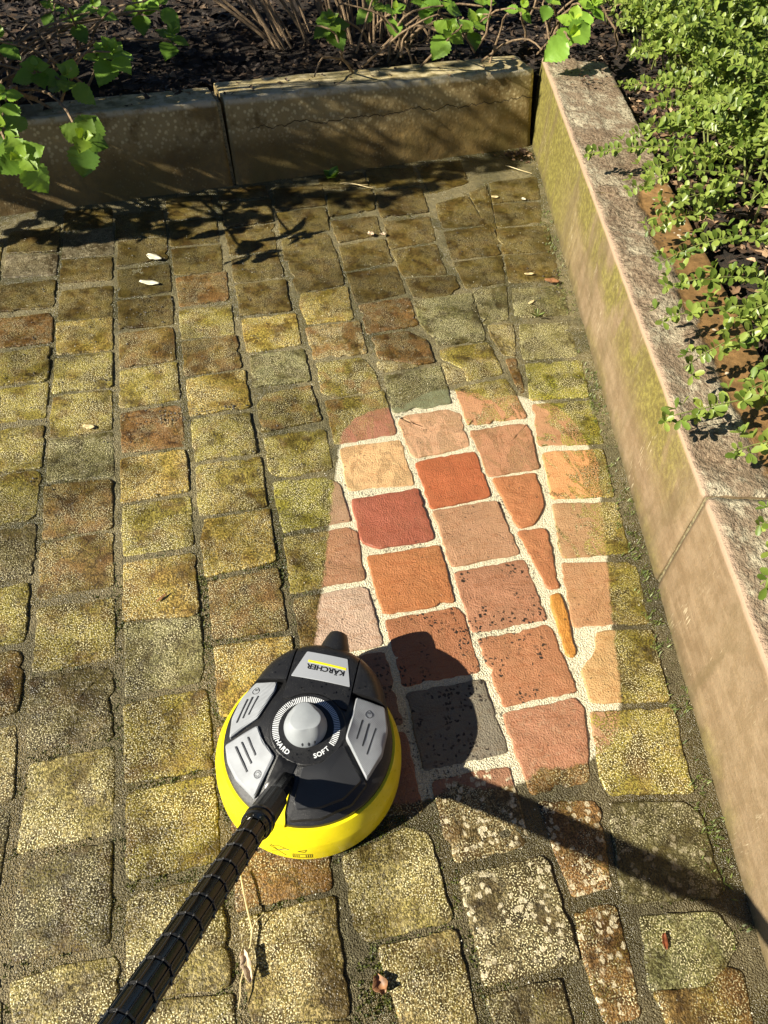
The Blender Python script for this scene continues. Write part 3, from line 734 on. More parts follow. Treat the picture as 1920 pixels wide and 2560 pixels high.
        tp = t.mix(t.ramp(t.noise(lo, 9, 3), .5, .65, 0, .7), tp, (.12, .105, .04))
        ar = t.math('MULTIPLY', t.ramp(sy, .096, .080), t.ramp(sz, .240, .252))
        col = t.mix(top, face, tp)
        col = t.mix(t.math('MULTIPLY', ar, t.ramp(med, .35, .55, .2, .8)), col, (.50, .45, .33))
        cl = t.math('ABSOLUTE', t.math('SUBTRACT', sz, t.math('MULTIPLY_ADD', t.noise(t.scalevec(lo, (1, 0, 0)), 9, 4, .65), .09, .125)))
        crk = t.math('MAXIMUM', t.ramp(cl, .0, .0022), t.ramp(sx, 1.92, 1.86))
        col = t.mix(t.math('MULTIPLY', t.math('SUBTRACT', 1.0, crk), .85), col, (.02, .015, .008))
        h = t.math('ADD', t.math('MULTIPLY', fine, .15), t.math('MULTIPLY', med, .35))
        h = t.math('ADD', h, t.math('MULTIPLY', crk, .4))
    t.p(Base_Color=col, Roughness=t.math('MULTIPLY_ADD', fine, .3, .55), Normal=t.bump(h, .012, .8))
    return t.mat
MAT_RWALL = wall_material("right_wall_sandstone", 'right')
MAT_BWALL = wall_material("back_wall_sandstone", 'back')

def wall_block(name, parent, s0, s1, height, depth, seed, mat, rough_top, face_amp, sag=0.0, arris=.007, slant=0.0, lean=0.0):
    """one dressed block; local x along the wall, y into the bank, z up"""
    prof = []  # y, z, amplitude, top?
    nzf = 20
    for k in range(nzf + 1):
        prof.append((0.0, -.06 + (height - arris + .06) * k / nzf, face_amp, 0))
    prof += [(arris * .28, height - arris * .35, face_amp * 1.5, 0), (arris, height, face_amp * 1.5, 1)]
    nt_ = max(8, int(depth / .012))
    for k in range(1, nt_ + 1):
        y = arris + (depth - arris * 2) * k / nt_
        prof.append((y, height, rough_top if y < depth * .5 else rough_top * .45, 1))
    prof += [(depth, height - .012, face_amp, 0), (depth, height - .12, face_amp, 0), (depth, -.06, face_amp, 0)]
    L = s1 - s0
    nu = max(4, int(L / .014))
    verts, faces = [], []
    npf = len(prof)
    for i in range(nu + 1):
        s = s0 + L * i / nu
        e = min(i, nu - i)
        for (y, z, amp, tp) in prof:
            nn = fbm(s * 16, y * 16 + z * 16, seed, 4)
            n2 = fbm(s * 5, y * 5 + z * 5, seed + 4, 2)
            dz = dy = 0.0
            if tp:
                dz = nn * amp + n2 * amp * .8 - sag * (y / depth)
                if y > .13 and rough_top > .004: dz -= .006
            else:
                dy = nn * amp + n2 * amp
            ss = s + slant * (z / height) * (1 if e == 0 else 0)
            if e == 0:
                ss += fbm(y * 40, z * 40, seed + i, 2) * .002
                if not tp: dy += .003 if y < .01 else 0
                dz -= .003 if tp else 0
            verts.append((ss, y + dy + lean * z, z + dz))
    for i in range(nu):
        for k in range(npf - 1):
            a = i * npf + k
            faces.append((a, a + npf, a + npf + 1, a + 1))
    faces.append(tuple(range(npf)))
    faces.append(tuple(reversed(range(nu * npf, (nu + 1) * npf))))
    me = mesh_data(name, verts, faces, [mat])
    for p in me.polygons[-2:]: p.use_smooth = False
    return obj(name, me, parent)

BW = empty("retaining_wall", (BW_P.x, BW_P.y, 0), BW_A)
tag(BW, "low sandstone wall in dappled shade behind the paving, below the flower bed", "wall")
JB = (.160 - BW_P.x) / cos(BW_A)
LB = (CORNER.x - BW_P.x) / cos(BW_A)
wall_block("stone_block", BW, 0, JB - .007, .262, .12, 11, MAT_BWALL, .004, .0030, slant=-.012, lean=.28)
wall_block("stone_block", BW, JB + .007, LB - .012, .264, .15, 12, MAT_BWALL, .004, .0034, lean=.28)
RW = empty("retaining_wall", (CORNER.x, CORNER.y, 0), RW_A)
tag(RW, "sunlit pinkish sandstone wall along the right edge of the paving", "wall")
def rs(y): return (CORNER.y - y) / (2.302 / hypot(2.302, .565))
wall_block("stone_block", RW, -.16, rs(1.955) - .003, .280, .255, 21, MAT_RWALL, .006, .0012, slant=.05)
wall_block("stone_block", RW, rs(1.955) + .003, rs(.752) - .005, .277, .26, 22, MAT_RWALL, .009, .0012)
wall_block("stone_block", RW, rs(.752) + .005, rs(-.75), .279, .27, 23, MAT_RWALL, .006, .0012)
MAT_WJOINT = simple("wall_joint_mortar", (.20, .17, .09), .85, .5, 120, .004, 300)
def joint_strip(parent, s, height, depth, slant=0.0):
    lo_ = .070 if slant else 0
    v = [(s - .006, .006, -.02), (s + .006, .006, -.02), (s + .006 + slant, .006 + lo_, height - .008), (s - .006 + slant, .006 + lo_, height - .008),
         (s - .006 + slant, depth - .01, height - .008), (s + .006 + slant, depth - .01, height - .008)]
    return obj("wall_joint", mesh_data("wall_joint", v, [(0, 1, 2, 3), (3, 2, 5, 4)], [MAT_WJOINT], False), parent)
joint_strip(BW, JB, .262, .18, -.012)
joint_strip(RW, rs(.752), .277, .26)

# ------------------------------------------------------------------ soil banks behind the walls
def soil_material():
    t = NT("dark_soil")
    pos = t.pos()
    a = t.noise(pos, 40, 4, .7); b = t.noise(pos, 220, 3, .7)
    col = t.mix(t.ramp(a, .35, .65), (.014, .009, .005), (.042, .026, .014))
    col = t.mix(t.ramp(b, .58, .68, 0, .7), col, (.14, .095, .055))
    t.p(Base_Color=col, Roughness=.9, Normal=t.bump(t.math('ADD', a, b), .02))
    return t.mat
MAT_SOIL = soil_material()
def soil_z(x, y):
    """height of the planted banks"""
    zb = .225 + fbm(x * 3, y * 3, 1, 3) * .03 + fbm(x * 14, y * 14, 3, 2) * .012
    return zb + .03 * max(0, min(1, (y - 3.0)))
def in_bank(x, y, pad=0.0):
    n = (y - bw_y(x)) * cos(BW_A)
    m_ = (x - rw_x(y)) * .971
    return n > .16 + pad or m_ > .24 + pad
def build_soil():
    st = .05
    x0, x1, y0, y1 = -4.0, 6.0, -3.0, 7.0
    nx, ny = int((x1 - x0) / st), int((y1 - y0) / st)
    v, f = [], []
    for j in range(ny + 1):
        for i in range(nx + 1):
            x, y = x0 + i * st, y0 + j * st
            n = (y - bw_y(x)); m_ = (x - rw_x(y))
            k = max(n - .14, m_ - .08)
            z = soil_z(x, y) if k > 0 else -.05
            if k > 0 and (0 < n < .3 or 0 < m_ < .35): z -= .02
            v.append((x, y, z))
    w = nx + 1
    for j in range(ny):
        for i in range(nx):
            a = j * w + i
            f.append((a, a + 1, a + w + 1, a + w))
    return tag(obj("ground", mesh_data("ground", v, f, [MAT_SOIL])), kind='structure')
build_soil()

# ------------------------------------------------------------------ surface cleaner with its lance
def plastic(name, col, rough, bump=0.0, bscale=900, coat=0.0, dust=.0):
    t = NT(name)
    co = t.objco()
    f = t.noise(co, 35, 4, .65)
    a = tuple(c * .93 for c in col); b = tuple(min(1, c * 1.05) for c in col)
    c = t.mix(t.ramp(f, .3, .7), a, b)
    if dust > 0:
        sp = t.math('MULTIPLY', t.ramp(t.noise(co, 900, 2, .6), .66, .70), t.ramp(t.noise(co, 60, 2), .42, .6))
        c = t.mix(t.math('MULTIPLY', sp, dust), c, (.35, .34, .30))
    t.p(Base_Color=c, Roughness=t.math('MULTIPLY_ADD', t.noise(co, 90, 3), .16, rough - .08))
    t.bsdf.inputs['Coat Weight'].default_value = coat
    if bump > 0:
        t.p(Normal=t.bump(t.noise(co, bscale, 2, .5), bump, .7))
    return t.mat
M_YEL = plastic("yellow_plastic", (.90, .74, .012), .30, .0, dust=.12)
M_BLK = plastic("black_plastic", (.014, .014, .015), .36, .0006, 1400, dust=.5)
M_BLK2 = plastic("glossy_black_plastic", (.006, .006, .006), .20, .0, dust=.15)
M_RUB = plastic("black_rubber", (.012, .012, .013), .75)
M_GRY = plastic("grey_plastic", (.31, .33, .345), .42, .0004, 1500, dust=.15)
M_GRYD = plastic("dark_grey_plastic", (.035, .037, .042), .5)
M_WHT = plastic("white_print", (.72, .74, .76), .5)
M_LOGOY = plastic("yellow_print", (.84, .70, .012), .4)
M_INK = plastic("black_print", (.008, .008, .009), .45)
def ribbed(name, col, scale):
    t = NT(name)
    co = t.objco()
    w = t.n('TexWave', props={'wave_type': 'BANDS', 'bands_direction': 'DIAGONAL'}, Vector=co, Scale=scale, Distortion=0.0)
    f = t.noise(co, 40, 3)
    t.p(Base_Color=t.mix(t.ramp(f, .3, .7), tuple(c * .88 for c in col), tuple(c * 1.08 for c in col)), Roughness=.45, Normal=t.bump(w, .0005, .8))
    return t.mat
M_PEDAL = ribbed("ribbed_grey_pedal", (.33, .345, .365), 210)
M_PAD = ribbed("ribbed_black_pad", (.022, .023, .026), 230)
M_LABEL = NT("brushed_silver_label")
M_LABEL.p(Base_Color=M_LABEL.mix(M_LABEL.noise(M_LABEL.scalevec(M_LABEL.objco(), (1, 9, 1)), 260, 2), (.42, .44, .47), (.56, .58, .61)), Roughness=.42, Metallic=.35)
M_LABEL = M_LABEL.mat
M_DROP = NT("water_drop")
M_DROP.p(Base_Color=M_DROP.mix(M_DROP.noise(M_DROP.objco(), 50), (.9, .95, 1), (1, 1, 1)), Roughness=.03)
M_DROP.bsdf.inputs['Transmission Weight'].default_value = 1.0
M_DROP.bsdf.inputs['IOR'].default_value = 1.33
M_DROP = M_DROP.mat

CL_A = radians(-23.5)
CL = empty("surface_cleaner", (.0610, .5125, 0), CL_A)
tag(CL, "yellow and black pressure washer surface cleaner with grey pedals and a long black lance", "surface cleaner")

def egg(th, r0, off, fr):
    best = 0
    for k in range(13):
        s = k / 12; c = off * s; rr = r0 + (fr - r0) * s
        q = rr * rr - (c * cos(th)) ** 2
        if q > 0: best = max(best, c * sin(th) + sqrt(q))
    return best

def loft(name, levels, mat, parent, n=96, cap_top=True, cap_bot=False):
    v, f = [], []
    for (z, r0, off, fr) in levels:
        for i in range(n):
            th = 2 * pi * i / n
            R_ = egg(th, r0, off, fr)
            v.append((R_ * cos(th), R_ * sin(th), z))
    for k in range(len(levels) - 1):
        for i in range(n):
            j = (i + 1) % n
            f.append((k * n + i, k * n + j, (k + 1) * n + j, (k + 1) * n + i))
    if cap_top: f.append(tuple((len(levels) - 1) * n + i for i in range(n)))
    if cap_bot: f.append(tuple(reversed(range(n))))
    return crisp(obj(name, mesh_data(name, v, f, [mat]), parent))

loft("brush_ring", [(.001, .146, .062, .108), (.004, .150, .063, .112), (.020, .150, .063, .112)], M_RUB, CL, cap_top=False, cap_bot=True)
SK = [(.010, .1550, .065, .1150), (.012, .1570, .065, .1170), (.030, .1580, .065, .1175), (.046, .1570, .065, .1165), (.049, .1562, .065, .1160),
      (.062, .1495, .065, .1130), (.068, .1455, .065, .1110), (.069, .1380, .065, .1060)]
loft("yellow_skirt", SK, M_YEL, CL, cap_top=True)
HOUSE = loft("black_housing", [(.066, .1405, .065, .1180), (.071, .1412, .065, .1185), (.0755, .1402, .065, .1170), (.079, .1360, .065, .1120), (.084, .124, .045, .095),
      (.094, .106, .02, .08), (.104, .090, .0, .05), (.113, .076, .0, .04), (.119, .066, .0, .03), (.1205, .0625, .0, .03)], M_BLK, CL)
def zp(x, y):
    r = hypot(x, y)
    P_ = [(.0625, .1205), (.066, .119), (.076, .113), (.090, .104), (.106, .094), (.124, .084), (.137, .078), (.1415, .0745), (.16, .07)]
    if r <= P_[0][0]: return P_[0][1]
    for (a, za), (b, zb) in zip(P_, P_[1:]):
        if r <= b: return za + (zb - za) * (r - a) / (b - a)
    return .07
loft("dial_plate", [(.119, .0620, 0, .03), (.1225, .0615, 0, .03), (.1238, .0600, 0, .03)], M_BLK, CL)

def zh(x, y):
    th = atan2(y, x)
    e = hypot(x, y) / egg(th, .1420, .065, .1195)
    z = .128 - .026 * e ** 2
    if e > .80: z -= .034 * ((e - .80) / .20) ** 2
    return z

def hood_piece(name, xin, mirror, raise_, parent):
    """front shell: a centre band or a wing, closed down to the housing"""
    rows, nx = 22, 16
    ylo = .079 if xin is not None else .0605
    ytop = max(y * .0005 for y in range(100, 400) if True and egg(atan2(y * .0005, (xin if xin is not None else .0)), .1420, .065, .1195) >= hypot(y * .0005, xin or 0))
    v, f = [], []
    for j in range(rows + 1):
        y = ylo + (ytop - .0004 - ylo) * (j / rows) ** .85
        lo, hi = 0.0, .2
        for _ in range(26):
            mid = (lo + hi) / 2
            if hypot(mid, y) < egg(atan2(y, mid), .1420, .065, .1195): lo = mid
            else: hi = mid
        xo = lo
        xa = xin if xin is not None else -min(.0555, xo)
        xb = xo if xin is not None else min(.0555, xo)
        if xb < xa: xb = xa
        if xin is None and hypot(xa, y) < .063: pass
        row = []
        for i in range(nx + 1):
            x = xa + (xb - xa) * i / nx
            yy = y
            if xin is None and j == 0: yy = max(.045, sqrt(max(0, .0625 ** 2 - x * x)))
            z = zh(x, yy) + raise_
            if i in (0, nx) or j in (0,): z -= .0012
            row.append((x * mirror, yy, z))
        base = [(p[0], p[1], max(.066, p[2] - .030)) for p in (row[0], row[-1])]
        v += [base[0]] + row + [base[1]]
    w = nx + 3
    for j in range(rows):
        for i in range(w - 1):
            a = j * w + i
            q = (a, a + 1, a + w + 1, a + w)
            f.append(q if mirror > 0 else tuple(reversed(q)))
    # closing wall along the inner/back edge
    b0 = len(v)
    for i in range(w):
        p = v[i]
        v.append((p[0], p[1] + .003, max(.066, p[2] - .026)))
    for i in range(w - 1):
        q = (b0 + i, b0 + i + 1, i + 1, i)
        f.append(q if mirror > 0 else tuple(reversed(q)))
    return crisp(obj(name, mesh_data(name, v, f, [M_BLK]), parent), 28)
hood_piece("front_cover", None, 1, 0.0, CL)
hood_piece("side_cover", .0580, 1, .0015, CL)
hood_piece("side_cover", .0580, -1, .0015, CL)

def rounded(poly, k=.004, step=.006):
    pts = [Vector(p) for p in poly]; n = len(pts)
    if sum(pts[i].x * pts[(i + 1) % n].y - pts[(i + 1) % n].x * pts[i].y for i in range(n)) < 0: pts.reverse()
    ring = []
    for i in range(n):
        a, b, c = pts[i - 1], pts[i], pts[(i + 1) % n]
        ka = min(k, (a - b).length * .4); kc = min(k, (c - b).length * .4)
        p0 = b + (a - b).normalized() * ka; p1 = b + (c - b).normalized() * kc
        for s in (0, .33, .66, 1): ring.append(p0 * (1 - s) ** 2 + b * 2 * s * (1 - s) + p1 * s * s)
    res = []
    for i in range(len(ring)):
        a, b = ring[i], ring[(i + 1) % len(ring)]
        m_ = max(1, int((b - a).length / step))
        for j in range(m_): res.append(a.lerp(b, j / m_))
    return res

def pad(name, poly, zf, h0, h1, mat, parent, bevel=.002, k=.004, dish=0.0):
    ring = rounded(poly, k)
    n = len(ring)
    c = sum(ring, Vector((0, 0))) / n
    lev = [(1.0, h0), (1.0, h1 - bevel), (None, h1), (.72, h1 - dish), (.40, h1 - dish)]
    v, f = [], []
    for s, h in lev:
        for q in ring:
            d = (q - c)
            p = c + (d * s if s is not None else d * (1 - bevel / max(.004, d.length)))
            v.append((p.x, p.y, zf(p.x, p.y) + h))
    for kk in range(len(lev) - 1):
        for i in range(n):
            j = (i + 1) % n
            f.append((kk * n + i, kk * n + j, (kk + 1) * n + j, (kk + 1) * n + i))
    v.append((c.x, c.y, zf(c.x, c.y) + h1 - dish))
    for i in range(n): f.append(((len(lev) - 1) * n + i, (len(lev) - 1) * n + (i + 1) % n, len(v) - 1))
    return crisp(obj(name, mesh_data(name, v, f, [mat]), parent))

def bar(name, a, b, w, zf, h, mat, parent):
    a, b = Vector(a), Vector(b); d = (b - a).normalized(); nn = Vector((-d.y, d.x)) * w
    return pad(name, [a - nn, b - nn, b + nn, a + nn], zf, -.001, h, mat, parent, .0004, w * .9)

LU = pad("pedal", [(-.112, .0775), (-.0735, .0785), (-.0715, .060), (-.0865, .004), (-.1265, -.030), (-.1335, .005), (-.1285, .045)], zp, -.006, .0105, M_PEDAL, CL, .003)
LL = pad("pedal", [(-.1305, -.041), (-.083, -.009), (-.066, -.034), (-.041, -.056), (-.0585, -.1165), (-.0975, -.0920), (-.119, -.067)], zp, -.006, .0095, M_PEDAL, CL, .003)
RP = pad("pedal", [(.0655, .0755), (.1155, .0765), (.1285, .035), (.1270, -.010), (.1095, -.056), (.0635, -.006), (.0655, .032)], zp, -.006, .0115, M_PEDAL, CL, .003)
pad("pad_frame", [(-.002, -.064), (.030, -.060), (.062, -.024), (.112, -.060), (.094, -.096), (.050, -.127), (.004, -.138), (-.0045, -.128)], zp, -.006, .0045, M_BLK, CL, .002)
RB = pad("foot_pad", [(.006, -.066), (.036, -.052), (.062, -.018), (.102, -.060), (.080, -.093), (.046, -.114), (.012, -.122), (.004, -.116)], zp, -.004, .0085, M_PAD, CL, .002, dish=.001)
tag(RB, "flat black ribbed foot pad")
for pp, segs in ((RP, [((.0838, .0345), (.0811, -.0017)), ((.0953, .0321), (.0924, -.0096)), ((.1081, .0289), (.102, -.0199))]),
                 (LU, [((-.1158, .0396), (-.1212, -.0056)), ((-.1079, .0436), (-.1124, .0021)), ((-.0982, .0456), (-.1042, .0084))]),
                 (LL, [((-.1109, -.0456), (-.08, -.083)), ((-.1022, -.0383), (-.0762, -.0704)), ((-.0938, -.0298), (-.0724, -.0578))])):
    for a, b in segs: bar("rib", a, b, .0011, lambda x, y: zp(x, y) + .0098, .0022, M_GRYD if pp is not RP else M_GRYD, pp)  # ribs darker than the pedal, their shading put into the colour

def polytube(name, pts, rad, mat, parent, n=6, closed=False):
    v, f = [], []
    m_ = len(pts)
    for i, p in enumerate(pts):
        p = Vector(p)
        a = Vector(pts[i - 1] if (i > 0 or closed) else pts[i]); b = Vector(pts[(i + 1) % m_] if (i < m_ - 1 or closed) else pts[i])
        d = (b - a).normalized()
        s = d.cross(Vector((0, 0, 1)))
        if s.length < 1e-3: s = Vector((1, 0, 0))
        s.normalize(); t_ = s.cross(d)
        rr = rad[i] if isinstance(rad, (list, tuple)) else rad
        for k in range(n):
            an = 2 * pi * k / n
            v.append(tuple(p + s * cos(an) * rr + t_ * sin(an) * rr))
    for i in range(m_ if closed else m_ - 1):
        for k in range(n):
            k2 = (k + 1) % n; i2 = (i + 1) % m_
            f.append((i * n + k, i * n + k2, i2 * n + k2, i2 * n + k))
    if not closed:
        f.append(tuple(reversed(range(n)))); f.append(tuple((m_ - 1) * n + k for k in range(n)))
    return crisp(obj(name, mesh_data(name, v, f, [mat]), parent))

def on(zf, h, pts): return [(x, y, zf(x, y) + h) for x, y in pts]
for (cx_, cy_), pp, drop in (((.0927, .0481), RP, True), ((-.0613, -.0846), LL, False), ((-.1056, .0551), LU, True)):
    ringp = [(cx_ + .0058 * cos(a * pi / 12), cy_ + .0058 * sin(a * pi / 12) + (.0028 * max(0, sin(a * pi / 12)) ** 4 if drop else 0)) for a in range(24)]
    polytube("emblem", on(zp, .0116 if pp is RP else .0108 if pp is LU else .0098, ringp), .0005, M_GRYD, pp, 5, True)
    for a in range(0, 12 if not drop else 3):
        an = a * pi / 6 if not drop else pi / 2 + (a - 1) * .5
        s = [(cx_ + cos(an) * .0022, cy_ + sin(an) * .0022), (cx_ + cos(an) * .0052, cy_ + sin(an) * .0052)]
        polytube("emblem", on(zp, .0116 if pp is RP else .0108 if pp is LU else .0098, s), .0004, M_GRYD, pp, 5)

# label, logo and lettering
pad("label", [(-.0365, .1425), (.0365, .1415), (.0515, .0870), (-.0515, .0880)], zh, -.001, .0016, M_LABEL, CL, .0004, .002)
def text_mesh(s, size, mat, name):
    cu = bpy.data.curves.new(name, 'FONT')
    cu.body = s; cu.size = size; cu.align_x = 'CENTER'; cu.align_y = 'CENTER'; cu.offset = size * .03; cu.resolution_u = 3
    ob = bpy.data.objects.new(name, cu); COL.objects.link(ob)
    bpy.context.view_layer.update()
    me = bpy.data.meshes.new_from_object(ob.evaluated_get(bpy.context.evaluated_depsgraph_get()))
    bpy.data.objects.remove(ob, do_unlink=True); bpy.data.curves.remove(cu)
    me.materials.clear(); me.materials.append(mat)
    return me
LOGO = text_mesh("KÄRCHER", .0150, M_INK, "logo_text")
lg = Vector((.004, .1113))
for vtx in LOGO.vertices:
    x = lg.x - vtx.co.x * 1.0; y = lg.y - vtx.co.y * .95 + (vtx.co.x * .03)
    vtx.co = (x, y, zh(x, y) + .0021)
obj("logo_text", LOGO, CL)
bz = lambda h: (lambda x, y: zh(x, y) + h)
pad("logo_bar", [(-.0300, .1248), (.0380, .1218), (.0385, .1176), (-.0296, .1206)], bz(.0014), 0, .0008, M_LOGOY, CL, .0002, .0006)
v, f = [], []
for k in range(68):
    a = radians(212 - k * (234.0 / 67))
    for rr, da in ((.0450, -.0165), (.0450, .0165), (.0550, .0160), (.0550, -.0160)):
        v.append((-.003 + rr * cos(a + da), rr * sin(a + da), .1242))
    f.append((4 * k, 4 * k + 3, 4 * k + 2, 4 * k + 1))
obj("dial_scale", mesh_data("dial_scale", v, f, [M_WHT], False), CL)
for word, a0, a1 in (("HARD", 219, 246), ("SOFT", 300, 325)):
    for k, ch in enumerate(word):
        a = radians(a0 + (a1 - a0) * k / 3)
        me = text_mesh(ch, .0105, M_WHT, "dial_letter")
        ang = a + pi / 2
        px, py = -.003 + .0500 * cos(a), .0500 * sin(a)
        o = obj("dial_letter", me, CL)
        o.location = (px, py, .1243); o.rotation_euler = (0, 0, ang)

# adjusting knob: round foot, three-sided grip with thumb grooves
def knob():
    lev = [(.1235, .0350, 0.0), (.127, .0352, 0.0), (.136, .0335, .10), (.144, .0315, .5), (.1530, .0275, 1.0), (.1555, .0255, 1.0), (.1562, .0235, 1.0)]
    n = 72; v, f = [], []
    for z, r, tri in lev:
        for i in range(n):
            th = 2 * pi * i / n
            k = 1 - tri * .20 * (.5 - .5 * cos(3 * (th - radians(113.5)))) ** 1.5
            v.append((-.0045 + r * k * cos(th), .001 + r * k * sin(th), z))
    for a in range(len(lev) - 1):
        for i in range(n):
            j = (i + 1) % n
            f.append((a * n + i, a * n + j, (a + 1) * n + j, (a + 1) * n + i))
    f.append(tuple((len(lev) - 1) * n + i for i in range(n)))
    return obj("dial_knob", mesh_data("dial_knob", v, f, [M_GRY]), CL)
KN = knob()
for k in (-1, 0, 1):
    a = radians(293 + k * 17)
    p0 = Vector((-.0045 + .0345 * cos(a), .001 + .0345 * sin(a), .1265)); p1 = Vector((-.0045 + .0290 * cos(a), .001 + .0290 * sin(a), .1395))
    polytube("grip_groove", [p0.lerp(p1, s) for s in (0, .25, .5, .75, 1)], [.0006, .0022, .0026, .0020, .0005], M_GRYD, KN, 8)

# spray nozzle guard at the nose
nv, nf = [], []
sect = [(.150, .030, .070, .103), (.178, .027, .062, .100), (.196, .022, .060, .096), (.205, .019, .062, .092), (.208, .015, .066, .086)]
nn_ = 14
for y, w, z0, z1 in sect:
    for i in range(nn_):
        a = pi * i / (nn_ - 1)
        nv.append((.006 + w * cos(a) * (1 if 0 < i < nn_ - 1 else 1.03), y, z0 + (z1 - z0) * max(0.0, sin(a)) ** .6))
for k in range(len(sect) - 1):
    for i in range(nn_ - 1):
        a = k * nn_ + i
        nf.append((a, a + nn_, a + nn_ + 1, a + 1))
nf.append(tuple(reversed(range((len(sect) - 1) * nn_, len(sect) * nn_))))
obj("nozzle_guard", mesh_data("nozzle_guard", nv, nf, [M_BLK]), CL)

# yellow tongue and socket the lance leaves through
pad("skirt_tongue", [(-.012, -.080), (-.004, -.078), (-.0065, -.128), (-.002, -.1440), (-.034, -.1420), (-.022, -.110)], zp, -.01, .0035, M_YEL, CL, .001)
pad("socket_rim", [(-.034, -.050), (-.026, -.036), (-.010, -.034), (-.002, -.044), (-.004, -.068), (-.014, -.098), (-.040, -.112), (-.047, -.104)], zp, -.01, .0030, M_BLK2, CL, .001, .006)

# the picture signs moulded on the skirt
def skirt_pt(th, z):
    for (za, ra, oa, fa), (zb, rb, ob, fb) in zip(SK, SK[1:]):
        if za <= z <= zb:
            s = (z - za) / (zb - za)
            R_ = egg(th, ra, oa, fa) * (1 - s) + egg(th, rb, ob, fb) * s + .0003
            return (R_ * cos(th), R_ * sin(th), z)
def skirt_line(pts):
    dense = []
    for (a, z), (b, y) in zip(pts, pts[1:]):
        dense += [skirt_pt(radians(a + (b - a) * s), z + (y - z) * s) for s in (0, .5)]
    dense.append(skirt_pt(radians(pts[-1][0]), pts[-1][1]))
    polytube("moulded_sign", dense, .00035, M_INK, CL, 5)
skirt_line([(261, .041), (270, .020)]); skirt_line([(261, .020), (270, .041)])
skirt_line([(260, .036), (266, .043), (272, .038), (265, .031), (260, .036)])
skirt_line([(274, .018), (285, .018), (285, .028), (274, .028), (274, .018)])
for a in (275, 276.2, 277.4, 281.5, 282.7, 283.9): skirt_line([(a, .019), (a, .026)])
skirt_line([(277, .036), (282, .040), (281, .034), (277, .036)])

# water beads left on the housing
def beads():
    r = random.Random(5); v, f = [], []
    def add(p, nrm_up, s):
        b = len(v); n = 8
        for k, (rr, hh) in enumerate(((1, 0), (.92, .28), (.62, .55))):
            for i in range(n):
                a = 2 * pi * i / n
                v.append((p[0] + cos(a) * rr * s, p[1] + sin(a) * rr * s, p[2] + hh * s))
        v.append((p[0], p[1], p[2] + .66 * s))
        for k in range(2):
            for i in range(n): f.append((b + k * n + i, b + k * n + (i + 1) % n, b + (k + 1) * n + (i + 1) % n, b + (k + 1) * n + i))
        for i in range(n): f.append((b + 2 * n + i, b + 2 * n + (i + 1) % n, b + 3 * n))
    for _ in range(750):
        th = r.uniform(0, 2 * pi); e = sqrt(r.uniform(.02, .93)); R_ = egg(th, .1420, .065, .1195)
        x, y = e * R_ * cos(th), e * R_ * sin(th)
        if hypot(x, y) < .062: 
            if hypot(x, y) < .037: continue
            z = .1238
        elif y > .079 or (abs(x) < .055 and y > .06): z = zh(x, y) + (.0016 if abs(x) > .058 else 0)
        else: continue
        add((x, y, z - .0001), 1, r.choice((.0006, .0008, .0010, .0012, .0016)))
    return tag(obj("water_drops", mesh_data("water_drops", v, f, [M_DROP]), CL), kind='stuff')
beads()

# measured heights: the skirt is tall and the dial sits about 15 cm above the setts
ZMAP = [(0, 0), (.012, .012), (.030, .040), (.049, .068), (.067, .098), (.075, .107), (.084, .119), (.10, .136), (.1238, .152), (.156, .189), (.2, .235)]
def zmap(z):
    for (a, za), (b, zb) in zip(ZMAP, ZMAP[1:]):
        if z <= b: return za + (zb - za) * (z - a) / (b - a)
    return z
for o in CL.children_recursive:
    if o.location.length > 1e-6:
        dz = zmap(o.location.z) - o.location.z; k = 1 - .75 * dz
        o.location = (o.location.x * k, o.location.y * k, o.location.z + dz)
    else:
        for vtx in o.data.vertices:
            dz = zmap(max(0, vtx.co.z)) - vtx.co.z; k = 1 - .75 * dz
            vtx.co = (vtx.co.x * k, vtx.co.y * k, vtx.co.z + dz)
        crisp(o, 30)

# lance: neck, ribbed coupling, collar and a long tube with a raised lattice
LD = Vector((-.378, -.646, .663)).normalized()
ca, sa = cos(-CL_A), sin(-CL_A)
LDl = Vector((ca * LD.x - sa * LD.y, sa * LD.x + ca * LD.y, LD.z))
_d = Vector((.0343 - .0610, .4745 - .5125))
LP = Vector((ca * _d.x - sa * _d.y, sa * _d.x + ca * _d.y, .105))
LX = LDl.cross(Vector((0, 0, 1))).normalized(); LY = LX.cross(LDl).normalized()
def lance_piece(name, prof, mat, n=40, fn=None):
    v, f = [], []
    for t_, r in prof:
        for i in range(n):
            a = 2 * pi * i / n
            rr = r + (fn(a, t_) if fn else 0)
            v.append(tuple(LP + LDl * t_ + LX * cos(a) * rr + LY * sin(a) * rr))
    for k in range(len(prof) - 1):
        for i in range(n):
            j = (i + 1) % n
            f.append((k * n + i, k * n + j, (k + 1) * n + j, (k + 1) * n + i))
    f.append(tuple(reversed(range(n)))); f.append(tuple((len(prof) - 1) * n + i for i in range(n)))
    return crisp(obj(name, mesh_data(name, v, f, [mat]), CL), 20)
lance_piece("lance_neck", [(-.045, .010), (-.02, .0125), (.03, .0125), (.06, .0120), (.085, .0130), (.110, .0150)], M_BLK2, 40,
            lambda a, t_: .0012 if (cos(a * 6) > .3 and t_ > .03) else 0)
lance_piece("lance_coupling", [(.098, .0130), (.102, .0165), (.108, .0182), (.125, .0192), (.160, .0200), (.168, .0202)], M_BLK, 96,
            lambda a, t_: .0010 if (cos(a * 12) > .2 and .104 < t_ < .166) else 0)
lance_piece("lance_collar", [(.1675, .0200), (.1690, .0226), (.1730, .0228), (.1745, .0212), (.1790, .0212), (.1805, .0224), (.1845, .0222), (.1860, .0200), (.1960, .0185)], M_BLK2, 48)
